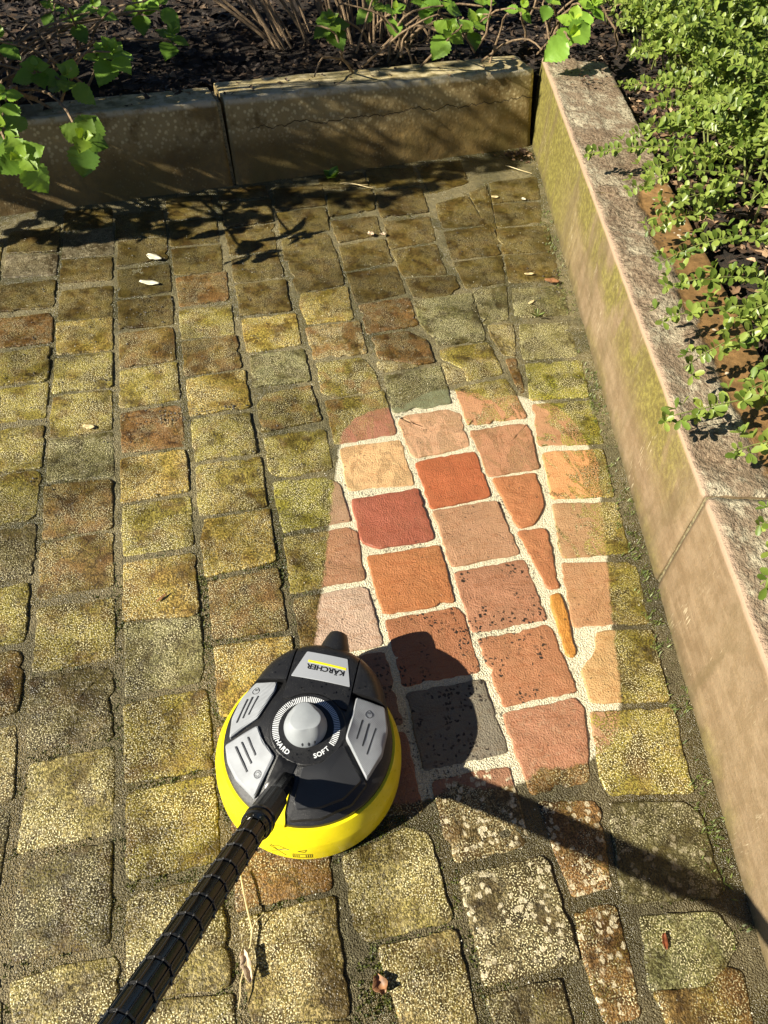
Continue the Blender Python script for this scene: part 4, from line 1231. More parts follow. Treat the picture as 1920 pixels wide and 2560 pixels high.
def tube_profile():
    prof = []
    t_ = .190
    k = 0
    while t_ < 1.12:
        for dt, r in ((0, .0170), (.0004, .0184), (.0030, .0184), (.0034, .0170), (.0330, .0170)):
            prof.append((t_ + dt, r))
        t_ += .0345
        k += 1
    return prof
_lt = lance_piece("lance_tube", tube_profile(), M_BLK2, 132, lambda a, t_: .0015 if (abs(((a * 12 / (2 * pi)) % 1) - .5) < .11) else 0)

M_RIDGE = plastic("highlit_black_lattice", (.045, .045, .047), .38)  # ridge faces greyed to paint in the highlights they catch
_lt.data.materials.append(M_RIDGE)
for _p in _lt.data.polygons:
    rr = [((Vector(_lt.data.vertices[i].co) - LP) - LDl * (Vector(_lt.data.vertices[i].co) - LP).dot(LDl)).length for i in _p.vertices]
    if len(_p.vertices) == 4 and min(rr) > .0177: _p.material_index = 1


# ------------------------------------------------------------------ plants
def leaf_material(name, dark, light, veins=True, trans=.35, rough=.45, island=False):
    t = NT(name)
    co = t.objco()
    if island:
        f = t.n('NewGeometry', out=8)
    else:
        f = t.n('ObjectInfo', out=5)
    base = t.mix(f, dark, light)
    if not island:
        base = t.mix(1.0, base, t.n('ObjectInfo', out=1), 'MULTIPLY')
    base = t.mix(t.ramp(t.noise(t.pos(), 120, 3), .3, .7, 0, .3), base, t.mix(1.0, base, (.7, .75, .6), 'MULTIPLY'))
    if veins:
        x = t.math('ABSOLUTE', t.n('SeparateXYZ', out=0, Vector=co)); y = t.n('SeparateXYZ', out=1, Vector=co)
        lat = t.math('ABSOLUTE', t.math('SUBTRACT', t.math('FRACT', t.math('MULTIPLY', t.math('SUBTRACT', y, t.math('MULTIPLY', x, .75)), 7.5)), .5))
        vn = t.math('MAXIMUM', t.ramp(lat, .44, .5), t.ramp(x, .022, .008))
        base = t.mix(t.math('MULTIPLY', vn, .16), base, t.mix(1.0, base, (1.35, 1.25, 1.3), 'MULTIPLY'))
    t.p(Base_Color=base, Roughness=rough)
    tr = t.n('BsdfTranslucent', Color=t.mix(1.0, base, (1.5, 1.45, .6), 'MULTIPLY'))
    ms = t.n('MixShader', i0=trans, i1=t.bsdf.outputs[0], i2=tr)
    t.t.links.new(ms, t.out.inputs[0])
    return t.mat
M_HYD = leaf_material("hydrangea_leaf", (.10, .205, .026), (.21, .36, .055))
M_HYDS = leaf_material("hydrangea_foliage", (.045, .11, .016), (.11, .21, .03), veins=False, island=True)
M_SHR = leaf_material("shrub_leaf", (.105, .165, .025), (.27, .34, .070), veins=False, trans=.25, rough=.40)
M_SHRS = leaf_material("shrub_foliage", (.085, .140, .018), (.30, .37, .075), veins=False, trans=.25, rough=.40, island=True)
M_STEM = simple("woody_stem", (.23, .155, .085), .7, .35, 80, .004, 300)
M_GSTEM = simple("green_stem", (.20, .23, .06), .6, .25, 80)

def hydrangea_leaf(seed):
    r = random.Random(seed)
    v, f = [], []
    J, U = 16, (-1, -.55, 0, .55, 1)
    for j in range(J + 1):
        t_ = j / J
        w = .43 * (sin(pi * min(1, t_ ** .74)) ** .9 if 0 < t_ < 1 else 0) + .012
        w *= 1 + (.08 if j % 2 else -.07)
        y = .06 + t_ * .94
        for u in U:
            z = .10 * abs(u) ** 1.3 * (.6 + .4 * sin(pi * t_)) - .22 * t_ ** 2 + .002 * sin(y * 34 - abs(u) * 5) * abs(u) + r.uniform(-.016, .016)
            v.append((u * w, y - abs(u) * .03, z))
    n = len(U)
    for j in range(J):
        for k in range(n - 1):
            a = j * n + k
            f.append((a, a + 1, a + n + 1, a + n))
    b = len(v)   # petiole
    for y, z in ((-.10, -.03), (.10, .0)):
        v += [(-.018, y, z), (.018, y, z), (0, y, z - .03)]
    f += [(b, b + 1, b + 4, b + 3), (b + 1, b + 2, b + 5, b + 4), (b + 2, b, b + 3, b + 5)]
    return v, f
HLV = [hydrangea_leaf(s) for s in range(4)]
HLM = [mesh_data("leaf", v, f, [M_HYD]) for v, f in HLV]

def basis(d, nrm, s, loc):
    d = d.normalized(); x = d.cross(nrm).normalized(); z = x.cross(d)
    m_ = Matrix.Identity(4)
    for i in range(3):
        m_[i][0] = x[i] * s; m_[i][1] = d[i] * s; m_[i][2] = z[i] * s; m_[i][3] = loc[i]
    return m_

def cluster_mats(c, axis, pairs, size, r):
    """opposite leaf pairs, large outer ones below, small upright ones at the tip"""
    axis = axis.normalized()
    s = axis.orthogonal().normalized()
    out = []
    a0 = r.uniform(0, pi)
    for k in range(pairs):
        q = k / max(1, pairs - 1)
        tilt = radians(100 - 72 * q + r.uniform(-10, 10))
        L = size * .76 * (1 - .62 * q) * r.uniform(.85, 1.12)
        for side in (0, pi):
            a = a0 + k * pi / 2 + side + r.uniform(-.25, .25)
            rad = Matrix.Rotation(a, 3, axis) @ s
            d = rad * sin(tilt) + axis * cos(tilt)
            nrm = axis * sin(tilt) - rad * cos(tilt)
            out.append((basis(d, nrm, L, Vector(c) - axis * (1 - q) * size * .35 + d * .004), q))
    return out

def curve_pts(a, b, bend, r, n=9):
    a, b = Vector(a), Vector(b)
    side = Vector((r.uniform(-1, 1), r.uniform(-1, 1), 0)) * bend
    return [a.lerp(b, k / n) + side * sin(pi * k / n) + Vector((0, 0, bend * 1.1 * sin(pi * k / n))) + Vector((r.uniform(-.006, .006), r.uniform(-.006, .006), 0)) for k in range(n + 1)]

def hydrangea(base, clusters, label, shade=None, seed=1, twigs=0):
    r = random.Random(seed)
    H_ = empty("hydrangea", (base[0], base[1], soil_z(base[0], base[1])))
    tag(H_, label, "shrub", "hydrangeas in the flower bed")
    inv = Matrix.Translation(-H_.location)
    def st_(pts, r0, r1, mat=M_STEM):
        n = len(pts)
        polytube("stem", [tuple(Vector(p) - H_.location) for p in pts], [r0 + (r1 - r0) * k / (n - 1) for k in range(n)], mat, H_, 7)
    for (c, ax, pairs, size, bright) in clusters:
        c = Vector(c)
        root = Vector((base[0] + r.uniform(-.10, .10), base[1] + r.uniform(-.08, .08), H_.location.z - .02))
        p = curve_pts(root, c - Vector(ax).normalized() * size * .3, .06, r)
        st_(p, .0055, .0030)
        for m4, q in cluster_mats(c, Vector(ax), pairs, size, r):
            o = obj("leaf", r.choice(HLM), H_, mat4=inv @ m4)
            g = bright * r.uniform(.85, 1.15)
            o.color = (g * (1.0 + .55 * q), g * (1.0 + .25 * q), g * .9, 1)
    for k in range(twigs):
        a = Vector((base[0] + r.uniform(-.35, .35), base[1] + r.uniform(-.25, .25), H_.location.z + r.uniform(0, .08)))
        b = a + Vector((r.uniform(-.28, .28), r.uniform(-.22, .12), r.uniform(.02, .22)))
        st_(curve_pts(a, b, .04, r, 7), .0045, .0025)
    if shade:
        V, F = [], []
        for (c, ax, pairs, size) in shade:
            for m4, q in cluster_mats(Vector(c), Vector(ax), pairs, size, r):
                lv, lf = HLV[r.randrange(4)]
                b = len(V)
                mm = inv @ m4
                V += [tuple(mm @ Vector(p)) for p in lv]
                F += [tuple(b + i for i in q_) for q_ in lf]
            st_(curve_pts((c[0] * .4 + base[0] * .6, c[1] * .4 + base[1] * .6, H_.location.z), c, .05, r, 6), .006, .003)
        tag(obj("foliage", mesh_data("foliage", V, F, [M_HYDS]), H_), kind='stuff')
    return H_

UPF = (.05, -.45, .9)
rs_ = random.Random(21)
shade_left = []
_ct = 1 / math.tan(SUN_EL)
def up_sun(x, y, z, xs):
    """point where the ray that falls on (x, y, z) crosses the shrub beyond the left edge"""
    d = (x - xs) / cos(SUN_AZ)
    return (xs, y - d * sin(SUN_AZ), z + d * math.tan(SUN_EL))
for k in range(200):
    x = rs_.uniform(-.62, 1.25)
    if k < 88:      # foliage that shades the foot of the wall
        z = rs_.uniform(-.02, .04); y = bw_y(x) - rs_.uniform(.03, .25 if x < .8 else .14)
    else:           # the wall top and the bed
        z = .26; y = bw_y(x) + rs_.uniform(.16, .95)
    p = up_sun(x, y, z, rs_.uniform(-1.75, -.74))
    if p[2] < .30: continue
    shade_left.append((p, (rs_.uniform(-.6, .3), rs_.uniform(-.5, .3), .9), rs_.choice((2, 3)), rs_.uniform(.065, .10)))
for k in range(80):  # sparser sprays that break the light on the wall face into streaks
    x = rs_.uniform(-.5, 1.30); z = rs_.uniform(.04, .30)
    p = up_sun(x, bw_y(x) + .28 * z - .01, z, rs_.uniform(-1.6, -.74))
    if p[2] < .30: continue
    shade_left.append((p, (rs_.uniform(-.6, .3), rs_.uniform(-.9, .9), .6), rs_.choice((1, 2)), rs_.uniform(.026, .055)))
hydrangea((-.60, 2.86), [
    ((-.400, 2.04, .400), (.10, -.75, .7), 4, .115, 1.0), ((-.250, 2.150, .395), (.15, -.8, .6), 4, .115, .8), ((-.455, 2.22, .40), (-.1, -.6, .8), 3, .095, 1.0),
    ((-.387, 2.575, .42), UPF, 4, .090, 1.2), ((-.455, 2.36, .43), UPF, 3, .085, 1.3), ((-.300, 2.535, .41), UPF, 3, .115, 1.0),
    ((-.170, 2.700, .42), (.1, -.4, .9), 5, .110, 1.25), ((-.215, 2.735, .40), UPF, 3, .09, 1.3), ((.020, 2.850, .42), (.2, -.3, .9), 4, .105, 1.05),
    ((-.290, 2.950, .44), UPF, 3, .08, 1.0), ((-.215, 2.960, .47), UPF, 3, .085, 1.2), ((-.080, 3.120, .42), UPF, 4, .09, .8), ((-.37, 3.14, .42), UPF, 3, .075, 1.0),
    ((-.01, 3.10, .44), UPF, 3, .10, 1.1), ((-.50, 2.75, .45), UPF, 3, .09, 1.1)],
    "leggy hydrangea in the left of the bed, shoots drooping over the wall", shade_left, 2, 26)
shade_mid = []
for k in range(60):
    shade_mid.append(((rs_.uniform(-.3, 1.4), rs_.uniform(3.35, 3.9), rs_.uniform(.62, 1.5)), (rs_.uniform(-.3, .3), rs_.uniform(-.4, .2), 1), 4, rs_.uniform(.09, .12)))
hydrangea((.86, 3.14), [
    ((.563, 2.945, .42), (-.1, -.4, .9), 5, .105, .75), ((.820, 3.05, .42), UPF, 3, .085, 1.15), ((.965, 2.830, .42), (0, -.7, .75), 4, .110, 1.05),
    ((1.070, 2.870, .43), (.2, -.4, .9), 4, .105, .85), ((.945, 3.090, .44), UPF, 4, .09, 1.3), ((1.00, 3.02, .46), UPF, 3, .10, 1.1), ((.76, 3.12, .42), UPF, 3, .09, 1.0),
    ((1.19, 3.10, .43), UPF, 3, .08, 1.2)],
    "bushy hydrangea in the middle of the bed, behind the wall's right block", shade_mid, 3, 22)
hydrangea((1.52, 3.22), [
    ((1.395, 2.745, .42), (-.15, -.75, .65), 2, .135, 1.35), ((1.440, 2.850, .44), (-.1, -.4, .9), 4, .115, 1.25), ((1.430, 3.05, .45), UPF, 3, .09, 1.1), ((1.57, 2.97, .45), UPF, 4, .11, 1.25), ((1.33, 3.08, .42), UPF, 3, .085, 1.1)],
    "hydrangea with bright lime leaves beside the wall corner", None, 4, 12)

# ---- dense small-leaved shrub on the right bank
def shrub_leaf():
    v = [(0, 0, 0), (-.16, .28, .05), (0, .30, 0), (.16, .28, .05), (-.27, .62, .08), (0, .64, .0), (.27, .62, .08), (-.17, .93, .03), (0, 1.0, -.03), (.17, .93, .03)]
    f = [(0, 2, 1), (0, 3, 2), (1, 2, 5, 4), (2, 3, 6, 5), (4, 5, 8, 7), (5, 6, 9, 8)]
    return v, f
SLV = shrub_leaf()
SLM = mesh_data("leaf", SLV[0], SLV[1], [M_SHR])
def build_shrub():
    r = random.Random(77)
    S_ = empty("evergreen_shrub", (2.05, 2.05, soil_z(2.05, 2.05)))
    tag(S_, "dense small-leaved evergreen shrub spilling over the right wall", "shrub")
    org = S_.location
    explicit = [(1.135, 2.00, .345), (1.44, 2.40, .37), (1.45, 2.25, .37), (1.155, 1.765, .345), (1.11, 1.56, .345), (1.07, 1.41, .345), (.965, 1.20, .345), (.82, .91, .335),
                (.91, .80, .335), (.86, .63, .33), (.80, .52, .33), (.94, 1.04, .34), (1.02, 1.30, .36), (1.30, 2.05, .37), (1.22, 1.82, .37), (1.16, 1.60, .38), (1.10, 1.15, .36),
                (1.00, .92, .37), (1.50, 2.52, .42), (1.55, 2.75, .46)]
    branches = []
    for tip in explicit:
        root = Vector((tip[0] + r.uniform(.40, .62), tip[1] + r.uniform(-.05, .22), .27))
        branches.append((root, Vector(tip), r.uniform(.05, .10), 1))
    for k in range(330):
        y = r.uniform(.35, 3.45) if k < 190 else r.uniform(1.9, 3.5)
        off = r.uniform(.46, 1.5)
        root = Vector((rw_x(min(y, 2.8)) + off, y, .26))
        Lg = r.uniform(.25, .50)
        az = r.gauss(pi, .65)
        tip = root + Vector((cos(az) * Lg, sin(az) * Lg * .8, r.uniform(.10, .42) * min(1.25, .6 + off * .5)))
        mn = rw_x(min(tip.y, 2.8)) + .26 + (.10 if tip.y < 1.7 else 0)
        if tip.x < mn: tip.x = mn + r.uniform(0, .12)
        branches.append((root, tip, r.uniform(.05, .12), 0))
    V, F, cand = [], [], []
    big = Vector((0, 0, 1.28))
    for (a, b, bend, ex) in branches:
        n = 16
        ctrl = a.lerp(b, .55) + Vector((r.uniform(-.04, .04), r.uniform(-.05, .05), bend + abs(b.z - a.z) * .3))
        P_ = [a * (1 - s) ** 2 + ctrl * 2 * s * (1 - s) + b * s * s for s in [k / n for k in range(n + 1)]]
        polytube("stem", [tuple(p - org) for p in P_[::2]], [.0038 - .0028 * k / 8 for k in range(9)], M_GSTEM, S_, 5)
        length = (b - a).length
        nodes = int(length / .0125)
        for k in range(nodes):
            s = .22 + .78 * (k + r.random() * .5) / nodes
            p = a * (1 - s) ** 2 + ctrl * 2 * s * (1 - s) + b * s * s
            d = ((ctrl - a) * (1 - s) + (b - ctrl) * s).normalized()
            side = d.cross(Vector((0, 0, 1))).normalized()
            cl = r.random() < .42      # short side shoot with a small rosette
            base_p = p
            m_ = 2
            if cl:
                sd = (side * r.choice((-1, 1)) + Vector((0, 0, r.uniform(.1, .9))) + d * .5).normalized()
                base_p = p + sd * r.uniform(.010, .032)
                m_ = r.choice((3, 4, 5))
            else:
                sd = d
            for q in range(m_):
                a2 = 2 * pi * q / m_ + r.uniform(-.6, .6)
                o_ = sd.orthogonal().normalized()
                rad = Matrix.Rotation(a2, 3, sd) @ o_
                dd = (sd * r.uniform(.25, .9) + rad + Vector((0, 0, .25))).normalized()
                nn = (Vector((0, 0, 1)) + sd * .5 - rad * .1).normalized()
                L = r.uniform(.018, .031) * (1.0 if s < .85 else .85)
                m4 = basis(dd, nn, L, base_p)
                cand.append((L / (base_p - big).length * (2.0 if ex else 1.0) * (1 if base_p.x < rw_x(min(base_p.y, 2.8)) + .6 else .5), m4))
    cand.sort(key=lambda c: -c[0])
    T = Matrix.Translation(-org)
    for _, m4 in cand[:300]:
        o = obj("leaf", SLM, S_, mat4=T @ m4)
        g = r.uniform(.75, 1.25)
        o.color = (g * r.uniform(.9, 1.15), g, g * .9, 1)
    for _, m4 in cand[300:]:
        mm = T @ m4
        b = len(V)
        V += [tuple(mm @ Vector(p)) for p in SLV[0]]
        F += [tuple(b + i for i in q) for q in SLV[1]]
    tag(obj("foliage", mesh_data("foliage", V, F, [M_SHRS]), S_), kind='stuff')
build_shrub()

# ---- leaf litter on the banks
def litter_material(name, gain):
    t = NT(name)
    f = t.n('NewGeometry', out=8)
    nd = t.t.nodes.new("ShaderNodeValToRGB")
    t.t.links.new(f, nd.inputs[0])
    el = nd.color_ramp.elements
    el[0].position = 0; el[0].color = (.022, .012, .007, 1)
    el[1].position = 1; el[1].color = (.42, .30, .185, 1)
    for p_, c in ((.5, (.055, .031, .016, 1)), (.8, (.12, .070, .035, 1)), (.93, (.26, .17, .095, 1))):
        e = el.new(p_); e.color = c
    c = t.mix(t.ramp(t.noise(t.pos(), 150, 3), .3, .7, 0, .4), nd.outputs[0], t.mix(1.0, nd.outputs[0], (.6, .55, .5), 'MULTIPLY'))
    t.p(Base_Color=t.mix(1.0, c, (gain, gain, gain), 'MULTIPLY'), Roughness=.75)
    return t.mat
M_LIT = litter_material("dry_leaf_litter", 1.5)
M_LITD = litter_material("shaded_leaf_litter", .55)  # darker copy of the litter, the bed's shade put into its colour
def flakes(name, pts, r, smin, smax, mat, flat=.35):
    V, F = [], []
    for (x, y, z) in pts:
        s = r.uniform(smin, smax)
        nrm = Vector((r.gauss(0, flat), r.gauss(0, flat), 1)).normalized()
        d = Vector((r.uniform(-1, 1), r.uniform(-1, 1), r.gauss(0, .15))).normalized()
        m4 = basis(d, nrm, s, (x, y, z))
        w = r.uniform(.18, .38); cu = r.uniform(-.25, .35)
        lv = [(0, -.5, 0), (-w, -.12, cu * .5), (0, -.1, 0), (w, -.15, cu * .5), (-w * .8, .25, cu), (0, .22, .03), (w * .8, .25, cu), (0, .55, .05)]
        lf = [(0, 2, 1), (0, 3, 2), (1, 2, 5, 4), (2, 3, 6, 5), (4, 5, 7), (5, 6, 7)]
        b = len(V)
        V += [tuple(m4 @ Vector(p)) for p in lv]
        F += [tuple(b + i for i in q) for q in lf]
    return obj(name, mesh_data(name, V, F, [mat], False))
rl = random.Random(9)
pts = []
while len(pts) < 8000:
    x = rl.uniform(-.9, 2.6); y = rl.uniform(2.6, 4.2)
    if in_bank(x, y, -.03): pts.append((x, y, soil_z(x, y) + rl.uniform(-.002, .02) + (.01 if not in_bank(x, y, .03) else 0)))
tag(flakes("leaf_litter", pts, rl, .014, .042, M_LITD), "leaf litter darkened to stand for shade, covering the flower bed behind the back wall", "leaf litter", kind='stuff')
pts = []
while len(pts) < 4800:
    y = rl.uniform(.2, 2.8); x = rw_x(y) + rl.uniform(.22, 1.1)
    pts.append((x, y, soil_z(x, y) + rl.uniform(-.002, .02)))
tag(flakes("leaf_litter", pts, rl, .014, .042, M_LIT), "tan dry leaf litter under the evergreen shrub on the right bank", "leaf litter", kind='stuff')
pts = [(rw_x(2.72) - abs(rl.gauss(0, .07)) - .01, bw_y(1.2) - abs(rl.gauss(0, .045)) - .012, rl.uniform(.002, .014)) for _ in range(90)]
tag(flakes("swept_litter", pts, rl, .008, .026, M_LIT, .5), "dark leaf scraps gathered in the corner where the two walls meet", "leaf litter", kind='stuff')
pts = []
for _ in range(60):
    x = rl.uniform(-.4, 1.3); y = bw_y(x) + rl.uniform(.03, .16)
    pts.append((x, y + .05, .268))
for _ in range(26):
    pts.append((1.40 + rl.uniform(-.02, .16), 2.70 + rl.uniform(-.05, .12), .290))
tag(flakes("wall_litter", pts, rl, .008, .022, M_LIT, .3), "small dry leaf scraps lying along the wall tops", "leaf litter", kind='stuff')

# ---- moss and weeds in the joints
BBS = [(min(p[0] for p in pl) - .001, max(p[0] for p in pl) + .001, min(p[1] for p in pl) - .001, max(p[1] for p in pl) + .001, pl) for _, _, pl in ALL_STONES]
def on_stone(x, y):
    for a, b, c, d, pl in BBS:
        if a < x < b and c < y < d and inside(pl, x, y): return True
    return False
M_MOSS = leaf_material("joint_moss", (.035, .045, .008), (.11, .12, .020), veins=False, trans=.15, rough=.5, island=True)
M_WEED = leaf_material("joint_weeds", (.07, .10, .02), (.22, .26, .07), veins=False, trans=.3, rough=.5, island=True)
def tufts(name, pts, r, h0, h1, blades, mat, spread=.6, w=.18):
    V, F = [], []
    for (x, y, z) in pts:
        for k in range(blades):
            a = r.uniform(0, 2 * pi); h = r.uniform(h0, h1)
            d = Vector((cos(a) * spread * r.uniform(.3, 1.3), sin(a) * spread * r.uniform(.3, 1.3), 1)).normalized()
            s = Vector((-sin(a), cos(a), 0)) * h * w
            p = Vector((x + r.gauss(0, h * .4), y + r.gauss(0, h * .4), z))
            b = len(V)
            V += [tuple(p - s), tuple(p + s), tuple(p + d * h * .6 + s * .9), tuple(p + d * h * .6 - s * .9), tuple(p + d * h + Vector((0, 0, -h * .15)))]
            F += [(b, b + 1, b + 2, b + 3), (b + 3, b + 2, b + 4)]
    return obj(name, mesh_data(name, V, F, [mat], False))
rm = random.Random(31)
pts, tries = [], 0
while len(pts) < 2600 and tries < 60000:
    tries += 1
    x = rm.uniform(-.46, .72); y = rm.uniform(-.05, 1.25)
    wgt = max(0, 1 - abs(x + .02) / .42) * max(0, 1 - max(0, y - .75) / .45)
    clump = fbm(x * 9, y * 9, 8, 2) * .5 + .5
    if rm.random() > wgt * max(0, (clump - .30) * 2.4): continue
    if is_washed(x, y) or on_stone(x, y): continue
    pts.append((x, y, -.004))
tag(tufts("joint_moss", pts, rm, .0025, .0060, 5, M_MOSS, .8, .30), "dark green moss growing in the joints around the surface cleaner", "moss", kind='stuff')
pts = []
for _ in range(420):
    y = rm.uniform(.1, 2.5)
    if fbm(y * 4, 3, 1, 2) < -.05 and rm.random() < .8: continue
    x = rw_x(y) - rm.uniform(.004, .05)
    pts.append((x, y, -.001))
for _ in range(90):
    y = rm.choice((rm.gauss(.78, .10), rm.gauss(1.0, .08), rm.gauss(1.33, .05), rm.gauss(.25, .06)))
    pts.append((rw_x(y) - abs(rm.gauss(.03, .014)), y, -.001))
tag(tufts("edge_weeds", pts, rm, .005, .015, 4, M_WEED, .9, .09), "tiny pale weeds along the foot of the right wall", "weeds", kind='stuff')
pts = []
for _ in range(26000):
    x = rm.uniform(-.55, 1.2); y = rm.uniform(.0, 2.6)
    if len(pts) >= 400: break
    if (fbm(x * 5, y * 5, 4, 2) > .18) and not is_washed(x, y) and not on_stone(x, y) and x < rw_x(y) - .01: pts.append((x, y, -.004))
tag(tufts("joint_crumb_moss", pts, rm, .002, .0042, 4, M_MOSS, .8, .32), "sparse low moss in the far paving joints", "moss", kind='stuff')

# ---- grit and soil crumbs washed over the setts
def crumbs(name, pts, r, s0, s1, mat):
    V, F = [], []
    for (x, y, z) in pts:
        s = r.uniform(s0, s1)
        b = len(V)
        for d in ((1, 0, 0), (0, 1, 0), (-1, 0, 0), (0, -1, 0), (0, 0, .7), (0, 0, -.4)):
            V.append((x + d[0] * s * r.uniform(.6, 1.2), y + d[1] * s * r.uniform(.6, 1.2), z + d[2] * s))
        for i in range(4):
            F.append((b + i, b + (i + 1) % 4, b + 4)); F.append((b + (i + 1) % 4, b + i, b + 5))
    return obj(name, mesh_data(name, V, F, [mat], False))
M_CRUMB = simple("soil_crumb", (.020, .015, .010), .6, .4, 200)
M_GRIT = simple("sparkle_grit", (.62, .58, .46), .6, .35, 200)  # grit, lightened to imitate the sparkle of wet joints
pts = [(rm.gauss(-.12, .05), rm.gauss(1.46, .025), .005) for _ in range(70)] + [(rm.gauss(-.17, .035), rm.gauss(1.93, .03), .004) for _ in range(26)] + \
      [(rm.gauss(-.29, .02), rm.gauss(1.62, .018), .004) for _ in range(18)] + [(rm.gauss(.02, .015), rm.gauss(1.465, .012), .004) for _ in range(16)] + \
      [(rm.uniform(-.57, .2), rm.uniform(1.2, 2.3), .004) for _ in range(170)] + [(rm.uniform(.4, 1.15), rm.uniform(1.6, 2.5), .004) for _ in range(70)] + \
      [(rm.gauss(1.06, .03), rm.gauss(1.87, .04), .003) for _ in range(30)]
tag(crumbs("soil_crumbs", pts, rm, .0012, .0038, M_CRUMB), "dark crumbs of soil scattered over the setts", "soil", kind='stuff')
pts = []
while len(pts) < 1500:
    x = rm.uniform(-.57, 1.2); y = rm.uniform(.0, 2.5)
    if x < rw_x(y) - .01 and not is_washed(x, y): pts.append((x, y, .0025))
tag(crumbs("sparkle_grit", pts, rm, .0006, .0018, M_GRIT), "grit grains paled to imitate wet sparkle, scattered over the unwashed setts", "grit", kind='stuff')

# ---- single scraps that can be picked out
M_STRAW = simple("straw", (.62, .50, .26), .5, .25, 60)
M_PALE = simple("pale_dry_leaf", (.72, .68, .52), .5, .2, 60)
M_BROWN = simple("brown_dry_leaf", (.24, .115, .050), .5, .4, 90)
M_RED = simple("red_brown_dry_leaf", (.16, .045, .016), .4, .35, 90)
M_CHIP = simple("pale_stone_chip", (.58, .44, .30), .7, .3, 80)
def scrap(name, loc, L, wd, rz, mat, label, cat, curl=.3, seed=0, z=.006):
    r = random.Random(seed)
    v, f = [], []
    J = 7
    for j in range(J + 1):
        t_ = j / J
        w = wd * (sin(pi * (.08 + .84 * t_)) ** .8) * r.uniform(.75, 1.15)
        for u in (-1, -.4, .4, 1):
            v.append((u * w + r.uniform(-.05, .05) * wd, (t_ - .5) * L, curl * wd * abs(u) ** 2 * r.uniform(.6, 1.3) + .15 * L * (t_ - .5) ** 2 + r.uniform(0, .06) * wd))
    for j in range(J):
        for k in range(3):
            a = j * 4 + k
            f.append((a, a + 1, a + 5, a + 4))
    o = obj(name, mesh_data(name, v, f, [mat]))
    md = o.modifiers.new("thickness", 'SOLIDIFY'); md.thickness = .0006
    o.location = (loc[0], loc[1], z); o.rotation_euler = (0, 0, rz)
    return tag(o, label, cat)
scrap("leaf_scrap", (-.136, 2.202), .052, .015, .9, M_PALE, "pale dried leaf scrap nearest the wall's shadow", "leaf", .15, 1, .004)
scrap("leaf_scrap", (-.155, 2.062), .060, .011, 1.2, M_PALE, "long torn pale leaf scrap one sett below the other white one", "leaf", .15, 2, .004)
scrap("wood_chip", (-.319, 1.453), .028, .008, 1.2, M_STRAW, "straw-coloured wood chip on a yellow mossy sett at left", "wood chip", .1, 3)
scrap("petal", (1.068, 2.433), .026, .008, 1.3, M_STRAW, "straw-coloured petal on the sett near the wall corner", "petal", .2, 4)
scrap("petal", (1.168, 2.406), .018, .007, .4, M_PALE, "tiny pale petal beside the right wall near the corner", "petal", .2, 5)
scrap("wood_chip", (1.010, 1.934), .032, .006, 1.5, M_STRAW, "thin straw-coloured chip on the right-hand row of setts, above the brown leaf", "wood chip", .1, 6)
scrap("wood_chip", (.960, 1.784), .028, .005, -1.0, M_STRAW, "slanting light brown chip on the sett below the brown leaf", "wood chip", .2, 7)
scrap("dead_leaf", (1.065, 1.880), .045, .012, 1.2, M_BROWN, "curled brown leaf at the edge of the right-hand setts", "leaf", .5, 8)
scrap("dead_leaf", (.544, .123), .022, .0045, -.3, M_RED, "small glossy red-brown leaf on the bottom right sett", "leaf", .7, 9)
scrap("dead_leaf", (.104, .167), .026, .011, .2, M_BROWN, "crumpled brown leaf in the wet joint below the cleaner", "leaf", .9, 10, .004)
scrap("stone_chip", (.563, 2.239), .020, .010, .9, M_CHIP, "pale stone chip lying on a far sett, left of its pair", "stone chip", .6, 11)
scrap("stone_chip", (.604, 2.233), .014, .009, .2, M_CHIP, "pale stone chip lying on a far sett, right of its pair", "stone chip", .6, 12)
scrap("wood_chip", (-.172, .915), .026, .003, -.9, M_BROWN, "thin brown sliver lying across a golden sett left of the cleaner", "wood chip", .1, 13)

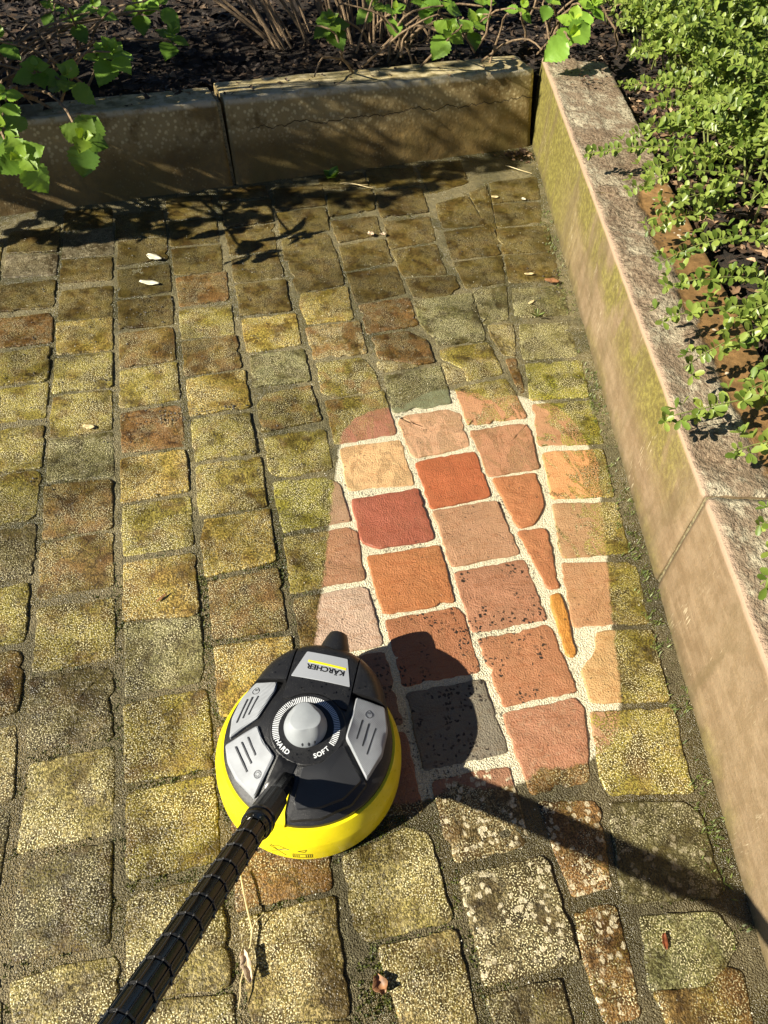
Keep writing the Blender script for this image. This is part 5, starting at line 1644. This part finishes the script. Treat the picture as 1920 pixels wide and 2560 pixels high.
TW = empty("twig", (-.080, .26, .008))
tag(TW, "thin dry twig with a pale dead leaf in the joint below the cleaner", "twig")
tp = [(-.076, .361), (-.074, .335), (-.072, .314), (-.0675, .278), (-.072, .260), (-.080, .242), (-.092, .213), (-.094, .198), (-.099, .183)]
polytube("stem", [(x + .080, y - .26, .004 + .003 * sin(k * 1.3)) for k, (x, y) in enumerate(tp)], [.0013, .0013, .0014, .0016, .0014, .0013, .0012, .0010, .0007], M_STRAW, TW, 6)
polytube("side_shoot", [(.0125, .018, .006), (.020, .028, .008), (.030, .034, .006)], [.0009, .0008, .0004], M_STRAW, TW, 5)
_l = scrap("dead_leaf", (0, 0), .042, .0075, .15, M_CHIP, None, None, .8, 14)
_l.parent = TW; _l.location = (-.001, -.028, .004)

for k, (a, b, lab) in enumerate((((.531, 2.601), (.641, 2.558), "bleached grass stalk lying at the foot of the back wall"),
                                 ((.545, 2.585), (.630, 2.580), "shorter bleached grass stalk crossing the long one by the back wall"),
                                 ((1.19, 2.66), (1.27, 2.585), "pale stalk in the leaf scraps at the wall corner"))):
    P_ = [Vector((a[0], a[1], .008)).lerp(Vector((b[0], b[1], .006)), s / 6) + Vector((0, .006 * sin(s * .9 + k), .004 * sin(s * .5))) for s in range(7)]
    c0 = P_[0].copy()
    o = polytube("grass_stalk", [tuple(p - c0) for p in P_], .0012, M_STRAW, None, 6)
    o.location = c0
    tag(o, lab, "stalk")

def small_plant(name, loc, n, L, lab, wide=.3, mat=None, seed=1):
    r = random.Random(seed)
    S_ = empty(name, (loc[0], loc[1], 0))
    tag(S_, lab, "weed")
    for k in range(n):
        a = 2 * pi * k / n + r.uniform(-.3, .3); e = r.uniform(.25, 1.0)
        d = Vector((cos(a) * cos(e), sin(a) * cos(e), sin(e)))
        nn = Vector((-cos(a) * sin(e), -sin(a) * sin(e), cos(e)))
        m4 = basis(d, nn, L * r.uniform(.7, 1.2), (0, 0, .004))
        m4 = m4 @ Matrix.Diagonal((wide, 1, 1, 1))
        o = obj("leaf", HLM[k % 4] if wide > .5 else SLM, S_, mat4=m4)
        o.color = (1, 1, 1, 1)
    return S_
small_plant("seedling", (.513, 2.655), 6, .045, "small green seedling at the foot of the back wall", .9, seed=2)
small_plant("grass_tuft", (.949, 1.711), 8, .032, "tiny grass tuft in the joint of the right-hand setts", .22, seed=3)
